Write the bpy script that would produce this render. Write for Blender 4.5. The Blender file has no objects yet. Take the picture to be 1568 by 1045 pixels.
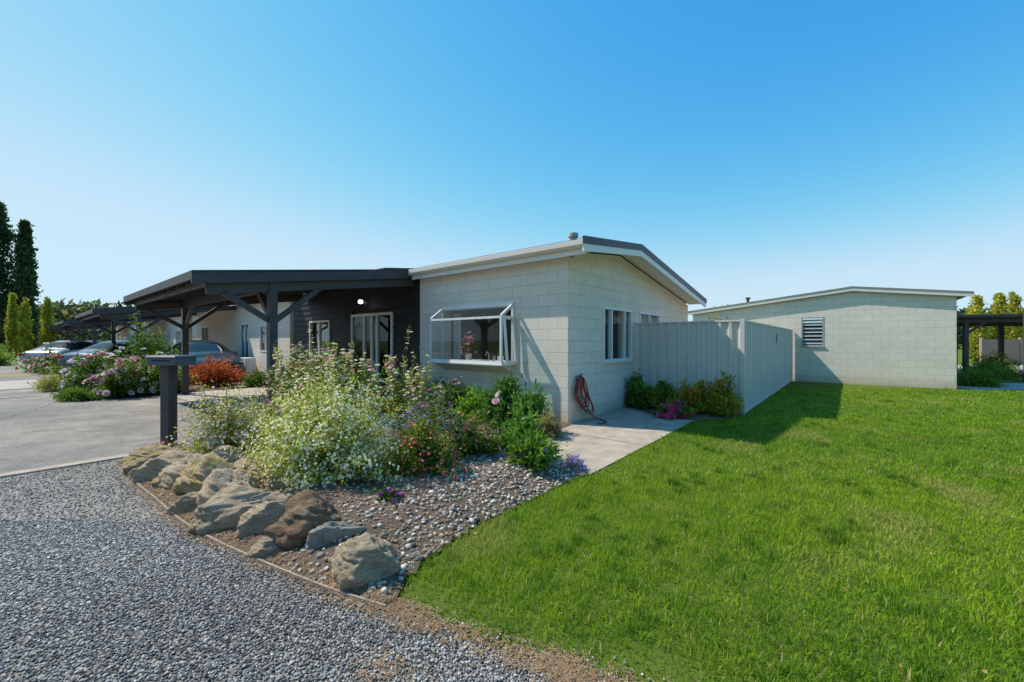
import bpy, math, random, bmesh
import numpy as np
from mathutils import Vector, Matrix, noise
random.seed(7); rng=np.random.default_rng(7)
scene=bpy.context.scene
COL=scene.collection
# ---------------------------------------------------------------- site frame
# Site frame: a = distance along the long front wall (away to the left), q = depth into the house
C0=np.array([0.936,6.862]); dL=np.array([-.7735,.6337]); dR=np.array([.6337,.7735])
ANG=math.atan2(-.6337,.7735)
def W(a,q):
    p=C0+a*dL+q*dR
    return (float(p[0]),float(p[1]))
# ---------------------------------------------------------------- materials
def new_mat(name):
    m=bpy.data.materials.new(name); m.use_nodes=True
    nt=m.node_tree; b=nt.nodes['Principled BSDF']; return m,nt,b
def link(nt,a,b): nt.links.new(a,b)
def coord(nt,kind='Object',scale=None):
    t=nt.nodes.new('ShaderNodeTexCoord')
    if scale is None: return t.outputs[kind]
    mp=nt.nodes.new('ShaderNodeMapping'); mp.inputs['Scale'].default_value=scale
    link(nt,t.outputs[kind],mp.inputs['Vector']); return mp.outputs['Vector']
def noise_node(nt,vec,scale,detail=5,rough=.6):
    n=nt.nodes.new('ShaderNodeTexNoise'); n.inputs['Scale'].default_value=scale
    n.inputs['Detail'].default_value=detail; n.inputs['Roughness'].default_value=rough
    link(nt,vec,n.inputs['Vector']); return n.outputs['Fac']
def ramp(nt,fac,stops):
    r=nt.nodes.new('ShaderNodeValToRGB'); e=r.color_ramp.elements
    while len(e)<len(stops): e.new(.5)
    for i,(p,c) in enumerate(stops):
        e[i].position=p; e[i].color=(*c,1)
    link(nt,fac,r.inputs['Fac']); return r.outputs['Color']
def mixc(nt,fac,a,b,mode='MIX'):
    m=nt.nodes.new('ShaderNodeMix'); m.data_type='RGBA'; m.blend_type=mode
    for s,v in ((m.inputs['Factor'],fac),(m.inputs['A'],a),(m.inputs['B'],b)):
        if isinstance(v,(int,float)): s.default_value=v
        elif isinstance(v,tuple): s.default_value=(*v,1) if len(v)==3 else v
        else: link(nt,v,s)
    return m.outputs['Result']
def bump(nt,b,h,strength=.4,dist=.01):
    n=nt.nodes.new('ShaderNodeBump'); n.inputs['Strength'].default_value=strength; n.inputs['Distance'].default_value=dist
    link(nt,h,n.inputs['Height']); link(nt,n.outputs['Normal'],b.inputs['Normal'])
def simple(name,c1,c2=None,rough=.7,scale=6,bs=.15,bscale=60,bd=.005,metal=0,spec=.4):
    m,nt,b=new_mat(name); v=coord(nt)
    if c2 is None: c2=tuple(x*.8 for x in c1)
    f=noise_node(nt,v,scale)
    link(nt,ramp(nt,f,[(.3,c1),(.7,c2)]),b.inputs['Base Color'])
    b.inputs['Roughness'].default_value=rough; b.inputs['Metallic'].default_value=metal
    b.inputs['Specular IOR Level'].default_value=spec
    if bs>0: bump(nt,b,noise_node(nt,v,bscale,3),bs,bd)
    return m
def block_mat(name,c):
    m,nt,b=new_mat(name)
    t=nt.nodes.new('ShaderNodeTexCoord')
    sp=nt.nodes.new('ShaderNodeSeparateXYZ'); link(nt,t.outputs['Object'],sp.inputs[0])
    sn=nt.nodes.new('ShaderNodeSeparateXYZ'); link(nt,t.outputs['Normal'],sn.inputs[0])
    ab=nt.nodes.new('ShaderNodeMath'); ab.operation='ABSOLUTE'; link(nt,sn.outputs['X'],ab.inputs[0])
    gt=nt.nodes.new('ShaderNodeMath'); gt.operation='GREATER_THAN'; gt.inputs[1].default_value=.5; link(nt,ab.outputs[0],gt.inputs[0])
    mx=nt.nodes.new('ShaderNodeMix'); link(nt,gt.outputs[0],mx.inputs['Factor']); link(nt,sp.outputs['X'],mx.inputs['A']); link(nt,sp.outputs['Y'],mx.inputs['B'])
    cb=nt.nodes.new('ShaderNodeCombineXYZ'); link(nt,mx.outputs['Result'],cb.inputs['X']); link(nt,sp.outputs['Z'],cb.inputs['Y'])
    br=nt.nodes.new('ShaderNodeTexBrick'); link(nt,cb.outputs[0],br.inputs['Vector'])
    br.inputs['Scale'].default_value=1; br.inputs['Brick Width'].default_value=.4; br.inputs['Row Height'].default_value=.2
    br.inputs['Mortar Size'].default_value=.006; br.inputs['Mortar Smooth'].default_value=.4; br.inputs['Bias'].default_value=0
    br.inputs['Color1'].default_value=(*c,1); br.inputs['Color2'].default_value=(*[x*.94 for x in c],1)
    br.inputs['Mortar'].default_value=(*[x*.70 for x in c],1)
    v=t.outputs['Object']
    f=noise_node(nt,v,1.7,6)
    st=ramp(nt,f,[(.3,(1,1,1)),(.75,(.90,.885,.86))])
    dz=nt.nodes.new('ShaderNodeMapRange'); link(nt,sp.outputs['Z'],dz.inputs['Value']); dz.inputs['From Min'].default_value=0; dz.inputs['From Max'].default_value=.35
    dirt=ramp(nt,dz.outputs[0],[(0,(.72,.66,.56)),(1,(1,1,1))])
    cc=mixc(nt,1.0,mixc(nt,1.0,br.outputs['Color'],st,'MULTIPLY'),dirt,'MULTIPLY')
    link(nt,cc,b.inputs['Base Color'])
    n2=noise_node(nt,v,90,4,.7)
    ma=nt.nodes.new('ShaderNodeMath'); ma.operation='MULTIPLY_ADD'; link(nt,br.outputs['Fac'],ma.inputs[0]); ma.inputs[1].default_value=-1.0; 
    m3=nt.nodes.new('ShaderNodeMath'); m3.operation='MULTIPLY'; m3.inputs[1].default_value=.5; link(nt,n2,m3.inputs[0]); link(nt,m3.outputs[0],ma.inputs[2])
    bump(nt,b,ma.outputs[0],.55,.006); b.inputs['Roughness'].default_value=.75
    return m
M_block=block_mat('painted_concrete_block',(.86,.755,.635))
M_white=simple('white_paint',(.86,.82,.78),(.80,.76,.72),rough=.4,bs=.03)
M_cream=simple('cream_fascia_paint',(.78,.71,.61),(.72,.65,.56),rough=.45,bs=.05)
M_dark=simple('charcoal_paint',(.085,.074,.072),(.060,.054,.053),rough=.55,bs=.1,scale=9)
M_darkmetal=simple('dark_steel',(.06,.062,.08),(.05,.052,.068),rough=.4,bs=0)
M_rake=simple('navy_flashing',(.035,.042,.075),(.03,.036,.065),rough=.4,bs=0)
M_soffit=simple('weathered_soffit',(.38,.29,.21),(.25,.19,.14),rough=.8,scale=12)
M_board=simple('dark_weatherboard',(.030,.028,.030),(.019,.018,.019),rough=.6,scale=14,bs=.2,bscale=40)
M_fence=simple('pale_grey_steel',(.72,.655,.59),(.66,.60,.545),rough=.38,bs=0,scale=2)
M_conc=simple('concrete_path',(.50,.41,.31),(.31,.25,.19),rough=.9,scale=4,bs=.4,bscale=130,bd=.004)
M_curtain=simple('curtain_fabric',(.75,.72,.66),(.65,.62,.58),rough=.95)
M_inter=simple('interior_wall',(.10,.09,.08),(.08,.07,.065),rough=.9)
M_hose=simple('hose_rubber',(.30,.05,.035),(.24,.04,.03),rough=.5,bs=0)
M_hoseg=simple('hose_rubber_green',(.03,.14,.10),(.025,.11,.08),rough=.5,bs=0)
M_tyre=simple('tyre_rubber',(.015,.015,.016),(.02,.02,.02),rough=.85)
M_chrome=simple('brushed_metal',(.55,.55,.55),(.45,.45,.45),rough=.25,metal=1,bs=0)
M_pot=simple('white_pot_ceramic',(.75,.75,.72),(.65,.64,.6),rough=.5)
M_edging=simple('timber_edging',(.40,.33,.26),(.28,.22,.17),rough=.9,scale=20,bs=.5)
def glass_mat():
    m=bpy.data.materials.new('window_glass'); m.use_nodes=True; nt=m.node_tree; nt.nodes.clear()
    o=nt.nodes.new('ShaderNodeOutputMaterial'); t=nt.nodes.new('ShaderNodeBsdfTransparent'); t.inputs['Color'].default_value=(.80,.84,.84,1)
    g=nt.nodes.new('ShaderNodeBsdfGlossy'); g.inputs['Roughness'].default_value=.015; g.inputs['Color'].default_value=(.85,.9,.93,1)
    f=nt.nodes.new('ShaderNodeFresnel'); f.inputs['IOR'].default_value=1.45
    mx=nt.nodes.new('ShaderNodeMixShader'); a=nt.nodes.new('ShaderNodeMath'); a.operation='MINIMUM'; a.inputs[1].default_value=.22
    link(nt,f.outputs[0],a.inputs[0]); link(nt,a.outputs[0],mx.inputs[0]); link(nt,t.outputs[0],mx.inputs[1]); link(nt,g.outputs[0],mx.inputs[2]); link(nt,mx.outputs[0],o.inputs['Surface'])
    return m
M_glass=glass_mat()
def foliage_mat(name,trans=.35,rough=.55,spec=.3):
    m=bpy.data.materials.new(name); m.use_nodes=True; nt=m.node_tree; b=nt.nodes['Principled BSDF']; o=nt.nodes['Material Output']
    at=nt.nodes.new('ShaderNodeAttribute'); at.attribute_name='Col'
    link(nt,at.outputs['Color'],b.inputs['Base Color']); b.inputs['Roughness'].default_value=rough; b.inputs['Specular IOR Level'].default_value=spec
    tr=nt.nodes.new('ShaderNodeBsdfTranslucent'); link(nt,at.outputs['Color'],tr.inputs['Color'])
    mx=nt.nodes.new('ShaderNodeMixShader'); mx.inputs[0].default_value=trans
    link(nt,b.outputs[0],mx.inputs[1]); link(nt,tr.outputs[0],mx.inputs[2]); link(nt,mx.outputs[0],o.inputs['Surface'])
    return m
M_leaf=foliage_mat('leaf_foliage',.42,.6,.15); M_grass=foliage_mat('grass_blades',.42,.65,.12)
def stone_attr_mat(name):
    m,nt,b=new_mat(name); at=nt.nodes.new('ShaderNodeAttribute'); at.attribute_name='Col'
    v=coord(nt); f=noise_node(nt,v,120,3)
    link(nt,mixc(nt,1.0,at.outputs['Color'],ramp(nt,f,[(.3,(1,1,1)),(.7,(.72,.72,.72))]),'MULTIPLY'),b.inputs['Base Color'])
    b.inputs['Roughness'].default_value=.85; b.inputs['Specular IOR Level'].default_value=.2; return m
M_stone=stone_attr_mat('loose_stone')
# ---------------------------------------------------------------- mesh helpers
def make_mesh(name,V,groups,mat=None,cols=None,parent=None,smooth=False):
    me=bpy.data.meshes.new(name)
    V=np.asarray(V,dtype=np.float32); me.vertices.add(len(V)); me.vertices.foreach_set('co',V.ravel())
    groups=[np.asarray(g,dtype=np.int32) for g in groups if len(g)]
    nl=sum(g.size for g in groups); nf=sum(len(g) for g in groups)
    me.loops.add(nl); me.polygons.add(nf)
    me.loops.foreach_set('vertex_index',np.concatenate([g.ravel() for g in groups]))
    tot=np.concatenate([np.full(len(g),g.shape[1],dtype=np.int32) for g in groups])
    st=np.concatenate([[0],np.cumsum(tot)[:-1]]).astype(np.int32)
    me.polygons.foreach_set('loop_start',st)
    if smooth: me.polygons.foreach_set('use_smooth',np.ones(nf,dtype=bool))
    me.update(calc_edges=True)
    if cols is not None:
        ca=me.color_attributes.new('Col','FLOAT_COLOR','POINT')
        c4=np.ones((len(V),4),dtype=np.float32); c4[:,:3]=np.clip(cols,0,.95); ca.data.foreach_set('color',c4.ravel())
    o=bpy.data.objects.new(name,me); COL.objects.link(o)
    if mat: me.materials.append(mat)
    if parent: o.parent=parent
    return o
def empty(name,loc=(0,0,0),rot=0):
    e=bpy.data.objects.new(name,None); e.empty_display_size=.3; COL.objects.link(e); e.location=loc; e.rotation_euler=(0,0,rot); return e
def site_empty(name): return empty(name,(C0[0],C0[1],0),ANG)
class MB:
    def __init__(s): s.v=[]; s.f=[]
    def hexa(s,p):
        n=len(s.v); s.v+= [tuple(x) for x in p]
        for f in ((3,2,1,0),(4,5,6,7),(0,1,5,4),(1,2,6,5),(2,3,7,6),(3,0,4,7)): s.f.append([n+i for i in f])
    def box(s,x0,x1,y0,y1,z0,z1):
        if x0>x1:x0,x1=x1,x0
        if y0>y1:y0,y1=y1,y0
        s.hexa([(x0,y0,z0),(x1,y0,z0),(x1,y1,z0),(x0,y1,z0),(x0,y0,z1),(x1,y0,z1),(x1,y1,z1),(x0,y1,z1)])
    def beam(s,p,q,w,h):
        p=Vector(p);q=Vector(q);d=(q-p).normalized(); up=Vector((0,0,1))
        if abs(d.z)>.95: up=Vector((0,1,0))
        sd=d.cross(up).normalized(); u=sd.cross(d).normalized()
        c=[]
        for e in (p,q):
            c.append([e-sd*w/2-u*h/2,e+sd*w/2-u*h/2,e+sd*w/2+u*h/2,e-sd*w/2+u*h/2])
        s.hexa([c[0][0],c[0][1],c[1][1],c[1][0],c[0][3],c[0][2],c[1][2],c[1][3]])
    def poly(s,pts):
        n=len(s.v); s.v+=[tuple(p) for p in pts]; s.f.append(list(range(n,n+len(pts))))
    def prism(s,pts,off):
        n=len(s.v);k=len(pts); s.v+=[tuple(p) for p in pts]; s.v+=[tuple(np.add(p,off)) for p in pts]
        s.f.append(list(range(n+k-1,n-1,-1))); s.f.append(list(range(n+k,n+2*k)))
        for i in range(k): j=(i+1)%k; s.f.append([n+i,n+j,n+k+j,n+k+i])
    def cyl(s,p,q,r0,r1=None,n=12):
        r1=r0 if r1 is None else r1
        p=Vector(p);q=Vector(q);d=(q-p).normalized(); up=Vector((0,0,1)) if abs(d.z)<.9 else Vector((1,0,0))
        a=d.cross(up).normalized(); b=d.cross(a); k=len(s.v)
        for e,r in ((p,r0),(q,r1)):
            for i in range(n):
                t=2*math.pi*i/n; s.v.append(tuple(e+a*math.cos(t)*r+b*math.sin(t)*r))
        s.f.append([k+i for i in range(n)][::-1]); s.f.append([k+n+i for i in range(n)])
        for i in range(n): j=(i+1)%n; s.f.append([k+i,k+j,k+n+j,k+n+i])
    def build(s,name,mat,parent=None,bevel=0,smooth=False):
        me=bpy.data.meshes.new(name); me.from_pydata(s.v,[],s.f)
        bm=bmesh.new(); bm.from_mesh(me); bmesh.ops.recalc_face_normals(bm,faces=bm.faces); bm.to_mesh(me); bm.free()
        if smooth:
            for p in me.polygons:p.use_smooth=True
        o=bpy.data.objects.new(name,me); COL.objects.link(o); me.materials.append(mat)
        if parent:o.parent=parent
        if bevel:
            b=o.modifiers.new('bevel','BEVEL'); b.width=bevel; b.segments=2; b.limit_method='ANGLE'
        return o
def in_poly(X,Y,poly):
    r=np.zeros(X.shape,bool); n=len(poly); j=n-1
    for i in range(n):
        xi,yi=poly[i];xj,yj=poly[j]
        if yi!=yj:
            c=((yi>Y)!=(yj>Y))&(X<(xj-xi)*(Y-yi)/(yj-yi)+xi); r^=c
        j=i
    return r
def vnoise(X,Y,s,seed=0,k=7):
    r=np.random.default_rng(seed); o=np.zeros_like(X)
    for i in range(k):
        t=r.uniform(0,6.28); f=s*r.uniform(.5,2.0); o+=np.sin(X*math.cos(t)*f+Y*math.sin(t)*f+r.uniform(0,6.28))
    return o/math.sqrt(k)
def sheet(name,pts,z,mat):
    mb=MB(); mb.poly([(x,y,z) for x,y in pts]); o=mb.build(name,mat)
    if o.data.polygons[0].normal.z<0: o.data.flip_normals()
    return o
# ---------------------------------------------------------------- ground layout
edge=[(-4.52,4.75),(-3.75,4.08),(-3.10,3.59),(-2.55,3.17),(-1.97,2.80),(-1.133,2.35),(-.658,2.14),(-.424,2.02),(.129,1.766),(.311,1.688),(.9,1.42),(2.0,.95),(5,-.3),(14,-2)]
bedge=[(-.62,2.25),(-.584,2.55),(-.243,3.12),(.406,3.877),(.837,4.356)]
bed_poly=edge[:7]+bedge+[W(-1.5,-2.08),W(3.2,-2.08),W(3.3,-4.5)]
gravel_poly=edge+[(14,-20),(-20.5,-20),W(3.07,-30),W(3.07,-4.62)]
lawn_poly=edge[6:]+[(42,-2),(42,11.6),(12.95,11.6),W(-6.02,11.34),W(-2.09,11.34),W(-2.09,2.85),W(-1.9,2.2),W(-1.54,2.0),W(-1.54,-2.05)]+bedge[::-1]
m,nt,b=new_mat('ground_turf'); v=coord(nt)
f=noise_node(nt,v,1.3,6); f2=noise_node(nt,v,45,4,.7)
c=mixc(nt,f2,ramp(nt,f,[(.35,(.13,.21,.018)),(.65,(.18,.25,.025))]),(.07,.09,.02))
link(nt,c,b.inputs['Base Color']); b.inputs['Roughness'].default_value=.95; b.inputs['Specular IOR Level'].default_value=.1; bump(nt,b,f2,.8,.03)
M_turf=m
g=MB(); S=3000; g.poly([(-S,-S,0),(S,-S,0),(S,S,0),(-S,S,0)]); g.build('ground',M_turf)
m,nt,b=new_mat('grey_chip_gravel'); v=coord(nt)
vo=nt.nodes.new('ShaderNodeTexVoronoi'); vo.inputs['Scale'].default_value=80; link(nt,v,vo.inputs['Vector'])
sepc=nt.nodes.new('ShaderNodeSeparateColor'); link(nt,vo.outputs['Color'],sepc.inputs[0])
c=ramp(nt,sepc.outputs[0],[(0,(.15,.137,.118)),(.5,(.30,.275,.24)),(1,(.58,.53,.46))])
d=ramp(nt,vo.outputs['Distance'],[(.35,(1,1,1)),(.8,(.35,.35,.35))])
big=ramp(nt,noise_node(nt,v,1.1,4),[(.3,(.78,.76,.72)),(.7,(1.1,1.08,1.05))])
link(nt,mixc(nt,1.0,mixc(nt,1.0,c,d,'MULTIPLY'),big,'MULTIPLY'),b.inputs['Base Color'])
inv=nt.nodes.new('ShaderNodeMath'); inv.operation='SUBTRACT'; inv.inputs[0].default_value=1; link(nt,vo.outputs['Distance'],inv.inputs[1])
bump(nt,b,inv.outputs[0],1,.008); b.inputs['Roughness'].default_value=.85
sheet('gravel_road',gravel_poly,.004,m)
m,nt,b=new_mat('driveway_asphalt'); v=coord(nt)
f=noise_node(nt,v,.45,8,.7); f2=noise_node(nt,v,90,4); f3=noise_node(nt,v,5,6,.75)
c=ramp(nt,f,[(.36,(.42,.35,.28)),(.47,(.29,.255,.21)),(.58,(.20,.18,.155)),(.7,(.155,.142,.125))])
c=mixc(nt,.8,c,ramp(nt,f3,[(.35,(.66,.66,.66)),(.62,(1.12,1.12,1.12))]),'MULTIPLY')
vc=nt.nodes.new('ShaderNodeTexVoronoi'); vc.feature='DISTANCE_TO_EDGE'; vc.inputs['Scale'].default_value=.33
wv=nt.nodes.new('ShaderNodeMix'); wv.data_type='VECTOR'; nzc=nt.nodes.new('ShaderNodeTexNoise'); nzc.inputs['Scale'].default_value=1.5; nzc.inputs['Detail'].default_value=6; link(nt,v,nzc.inputs['Vector'])
wv.inputs['Factor'].default_value=.25; link(nt,v,wv.inputs['A']); link(nt,nzc.outputs['Color'],wv.inputs['B']); link(nt,wv.outputs['Result'],vc.inputs['Vector'])
crack=ramp(nt,vc.outputs['Distance'],[(0,(.35,.33,.3)),(.008,(1,1,1))])
c=mixc(nt,.8,c,crack,'MULTIPLY')
link(nt,mixc(nt,.8,c,ramp(nt,f2,[(.35,(.40,.40,.40)),(.65,(1.25,1.25,1.25))]),'MULTIPLY'),b.inputs['Base Color'])
bump(nt,b,f2,.5,.004); b.inputs['Roughness'].default_value=.85
sheet('driveway',[W(3.2,-30),W(3.2,-.0),W(70,-.0),W(70,-30)],.006,m)
k=MB(); k.box(-3.21,-3.06,-30,-4.55,-.05,.022); k.build('concrete_strip',M_conc,site_empty('concrete_kerb'),.008)
for i,(a0,a1,q0,q1) in enumerate([(12.2,12.36,-22,-5.4),(14.9,15.05,-22,-5.4),(24.5,24.7,-22,-5.4)]):
    k=MB(); k.box(-a1,-a0,q0,q1,-.05,.02); k.build('concrete_strip',M_conc,site_empty('concrete_kerb'))
M_lconc=simple('pale_concrete',(.50,.43,.36),(.37,.32,.27),rough=.9,scale=3,bs=.3,bscale=120)
sheet('concrete_apron',[W(15.06,-5.3),W(15.06,-12),W(19,-12),W(19,-5.3)],.010,M_lconc)
M_dry=simple('dry_verge',(.38,.28,.17),(.22,.20,.08),rough=1,scale=4,bs=.5,bscale=40,bd=.02)
sheet('dry_verge',[W(21.2,-5.3),W(21.2,-11),W(24.4,-11),W(24.4,-5.3)],.012,M_dry)
sheet('garden_path',[W(-1.54,-2.08),W(7.5,-2.08),W(7.5,-1.32),W(-.28,-1.32),W(-.12,-.6),W(-.02,0),W(-.02,2.8),W(-1.2,2.8),W(-1.54,2.1)],.012,M_conc)
jn=MB()
for q in (-.55,.9): jn.box(.13 if q<0 else .03,1.53,q-.006,q+.006,.006,.0135)
for a in (0.0,1.5,3.0,4.5): jn.box(-a-.006,-a+.006,-2.075,-1.325,.006,.0135)
jn.build('control_joints',simple('joint_dirt',(.06,.05,.035),(.04,.035,.03),rough=1),site_empty('path_joints'))
sheet('patio_slab',[W(3.95,-3.3),W(3.95,-.0),W(10.8,-.0),W(10.8,-3.3)],.016,M_lconc)
sheet('far_path',[(13.2,11.7),(45,11.2),(45,13.2),(13.4,13.6)],.012,M_lconc)
m,nt,b=new_mat('bark_soil'); v=coord(nt)
f=noise_node(nt,v,14,6,.7); f2=noise_node(nt,v,70,4,.7)
link(nt,mixc(nt,f2,ramp(nt,f,[(.3,(.16,.11,.075)),(.6,(.31,.22,.155)),(.8,(.44,.33,.23))]),(.13,.095,.07)),b.inputs['Base Color'])
b.inputs['Roughness'].default_value=1; b.inputs['Specular IOR Level'].default_value=.1; bump(nt,b,f2,1,.02); M_soil=m
def seg_dist(X,Y,poly,closed=True):
    d=np.full(X.shape,1e9); n=len(poly)
    for i in range(n if closed else n-1):
        x0,y0=poly[i];x1,y1=poly[(i+1)%n]; L=(x1-x0)**2+(y1-y0)**2+1e-9
        t=np.clip(((X-x0)*(x1-x0)+(Y-y0)*(y1-y0))/L,0,1); d=np.minimum(d,np.hypot(X-x0-t*(x1-x0),Y-y0-t*(y1-y0)))
    return d
def bed_h(X,Y):
    X=np.asarray(X,float);Y=np.asarray(Y,float)
    d=seg_dist(X,Y,bed_poly); return np.minimum(d*.28,.13)+.012*vnoise(X,Y,9,3)*np.minimum(d*4,1)+.016
def bz(x,y): return float(bed_h(np.array([x]),np.array([y]))[0])
def soil_grid(name,poly,hf,st=.05):
    xs=np.arange(min(p[0] for p in poly)-.1,max(p[0] for p in poly)+.1,st); ys=np.arange(min(p[1] for p in poly)-.1,max(p[1] for p in poly)+.1,st)
    X,Y=np.meshgrid(xs,ys); Z=hf(X,Y); nx=len(xs)
    inside=in_poly(X[:-1,:-1]+st/2,Y[:-1,:-1]+st/2,poly)
    jj,ii=np.nonzero(inside); b0=jj*nx+ii
    F=np.stack([b0,b0+1,b0+nx+1,b0+nx],1)
    return make_mesh(name,np.stack([X.ravel(),Y.ravel(),Z.ravel()],1),[F],M_soil,smooth=True)
soil_grid('garden_bed',bed_poly,bed_h)
wb=[W(-.25,-1.32),W(3.9,-1.32),W(3.9,-.01),W(-.05,-.01)]
def wb_h(X,Y): return .03+.012*vnoise(X,Y,8,5)
soil_grid('wall_garden_bed',wb,wb_h)
fb=[W(-.35,2.05),W(-.35,2.84),W(-2.04,2.84),W(-2.04,2.2),W(-1.6,1.7),W(-1.0,1.7)]
soil_grid('fence_garden_bed',fb,wb_h)
rh=lambda X,Y:.05+.02*vnoise(X,Y,5,6)
soil_grid('rose_bed_soil',[W(10.1,-4.9),W(14.7,-5.2),W(14.7,-2.6),W(10.1,-2.6)],rh,.12)
soil_grid('maple_bed_soil',[W(10.1,-2.6),W(12.0,-2.6),W(12.0,-.3),W(10.1,-.3)],rh,.12)
soil_grid('rose_bed_soil',[W(22.2,-5.0),W(26,-5.2),W(26,-.3),W(22.2,-.3)],rh,.2)
e=MB()
def catmull(P,n=6):
    out=[]
    for i in range(len(P)-1):
        p0=P[max(i-1,0)];p1=P[i];p2=P[i+1];p3=P[min(i+2,len(P)-1)]
        for j in range(n):
            t=j/n; out.append(tuple(.5*((2*p1[k])+(-p0[k]+p2[k])*t+(2*p0[k]-5*p1[k]+4*p2[k]-p3[k])*t*t+(-p0[k]+3*p1[k]-3*p2[k]+p3[k])*t**3) for k in range(2)))
    out.append(P[-1]); return out
ec=catmull(edge[:7])
for p,q in zip(ec[:-1],ec[1:]): e.beam((p[0],p[1],.010),(q[0],q[1],.010),.014,.035)
e.build('bed_edging',M_edging)
# ---------------------------------------------------------------- loose stones
OCT_V=np.array([[1,0,0],[-1,0,0],[0,1,0],[0,-1,0],[0,0,1],[0,0,-1]],float)
OCT_F=np.array([[0,2,4],[2,1,4],[1,3,4],[3,0,4],[2,0,5],[1,2,5],[3,1,5],[0,3,5]])
ph=(1+5**.5)/2
ICO_V=np.array([[-1,ph,0],[1,ph,0],[-1,-ph,0],[1,-ph,0],[0,-1,ph],[0,1,ph],[0,-1,-ph],[0,1,-ph],[ph,0,-1],[ph,0,1],[-ph,0,-1],[-ph,0,1]],float)/1.9
ICO_F=np.array([[0,11,5],[0,5,1],[0,1,7],[0,7,10],[0,10,11],[1,5,9],[5,11,4],[11,10,2],[10,7,6],[7,1,8],[3,9,4],[3,4,2],[3,2,6],[3,6,8],[3,8,9],[4,9,5],[2,4,11],[6,2,10],[8,6,7],[9,8,1]])
def rot_rand(n):
    q=rng.normal(size=(n,4)); q/=np.linalg.norm(q,axis=1)[:,None]; w,x,y,z=q.T
    return np.stack([1-2*(y*y+z*z),2*(x*y-z*w),2*(x*z+y*w),2*(x*y+z*w),1-2*(x*x+z*z),2*(y*z-x*w),2*(x*z-y*w),2*(y*z+x*w),1-2*(x*x+y*y)],1).reshape(n,3,3)
def stones(name,P,size,cols,ico=False,flat=.6):
    BV,BF=(ICO_V,ICO_F) if ico else (OCT_V,OCT_F)
    n=len(P); k=len(BV)
    V=BV[None]*rng.uniform(.7,1.25,(n,k,1)); V=V*rng.uniform(.65,1.3,(n,1,3))
    V=np.einsum('nij,nkj->nki',rot_rand(n),V)
    V[:,:,2]*=flat; V=V*size[:,None,None]*.5+P[:,None,:]
    F=(BF[None]+(np.arange(n)*k)[:,None,None]).reshape(-1,3)
    return make_mesh(name,V.reshape(-1,3),[F],M_stone,np.repeat(cols,k,axis=0))
def scatter(poly,n,x0,x1,y0,y1):
    X=rng.uniform(x0,x1,n);Y=rng.uniform(y0,y1,n); k=in_poly(X,Y,poly); return X[k],Y[k]
def near_view(X,Y,mg=.5): return (np.abs(X)<1.30*Y+mg)&(Y>1.0)
Xs=[];Ys=[];Sz=[]
for (n,x0,x1,y0,y1,s0,s1) in [(120000,-4.2,1.6,.9,3.2,.008,.019),(45000,-7.5,0,1.8,5.2,.009,.020)]:
    X,Y=scatter(gravel_poly,n,x0,x1,y0,y1); kk=near_view(X,Y); X=X[kk];Y=Y[kk]; Xs.append(X);Ys.append(Y);Sz.append(rng.uniform(s0,s1,len(X)))
EE=np.array(catmull(edge[6:12])); ii=rng.integers(0,len(EE)-1,3500); tt=rng.uniform(size=3500)[:,None]
PP_=EE[ii]*(1-tt)+EE[ii+1]*tt+rng.normal(0,.05,(3500,2)); Xs.append(PP_[:,0]);Ys.append(PP_[:,1]);Sz.append(rng.uniform(.009,.018,3500))
X=np.concatenate(Xs);Y=np.concatenate(Ys);S_=np.concatenate(Sz)
gcol=rng.choice([.13,.25,.41,.58,.76],len(X),p=[.22,.27,.25,.17,.09])[:,None]*np.array([[1.04,.955,.85]])*rng.uniform(.9,1.1,(len(X),1))
gcol*= (1+.16*vnoise(X,Y,1.6,91))[:,None]
stones('gravel_chips',np.stack([X,Y,.005+S_*.2],1),S_,gcol)
X,Y=scatter(bed_poly,44000,-4.7,1.2,2.0,7.3)
keep=rng.uniform(size=len(X))<np.clip(.25+.95*(X+1.4)/1.2,.14,.9); X=X[keep];Y=Y[keep]
s=.012+.030*rng.uniform(size=len(X))**1.5+.02*(rng.uniform(size=len(X))<.05); Z=bed_h(X,Y)+s*.12
pc=np.array([[.38,.32,.26],[.54,.46,.36],[.70,.59,.46],[.26,.215,.175],[.44,.31,.20],[.78,.68,.54]])[rng.integers(0,6,len(X))]*rng.uniform(.8,1.1,(len(X),1))
stones('bed_pebbles',np.stack([X,Y,Z],1),s,pc,True)
# ---------------------------------------------------------------- grass
def blades(name,X,Y,h,w,cols,z0=0.004,lean=.9):
    n=len(X); th=rng.uniform(0,6.283,n); sx=np.cos(th);sy=np.sin(th)
    lt=rng.uniform(0,6.283,n); ln=rng.uniform(.1,lean,n)*h; lx=np.cos(lt)*ln; ly=np.sin(lt)*ln
    V=np.zeros((n,5,3)); hw=w/2
    V[:,0]=np.stack([X-sx*hw,Y-sy*hw,np.full(n,z0)],1); V[:,1]=np.stack([X+sx*hw,Y+sy*hw,np.full(n,z0)],1)
    V[:,2]=np.stack([X-sx*hw*.8+lx*.35,Y-sy*hw*.8+ly*.35,z0+h*.6],1); V[:,3]=np.stack([X+sx*hw*.8+lx*.35,Y+sy*hw*.8+ly*.35,z0+h*.6],1)
    V[:,4]=np.stack([X+lx,Y+ly,z0+h],1)
    b=(np.arange(n)*5)[:,None]
    return make_mesh(name,V.reshape(-1,3),[b+np.array([[0,1,3,2]]),b+np.array([[2,3,4]])],M_grass,np.repeat(cols,5,axis=0))
Xs=[];Ys=[];Hs=[];Ws=[]
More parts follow.
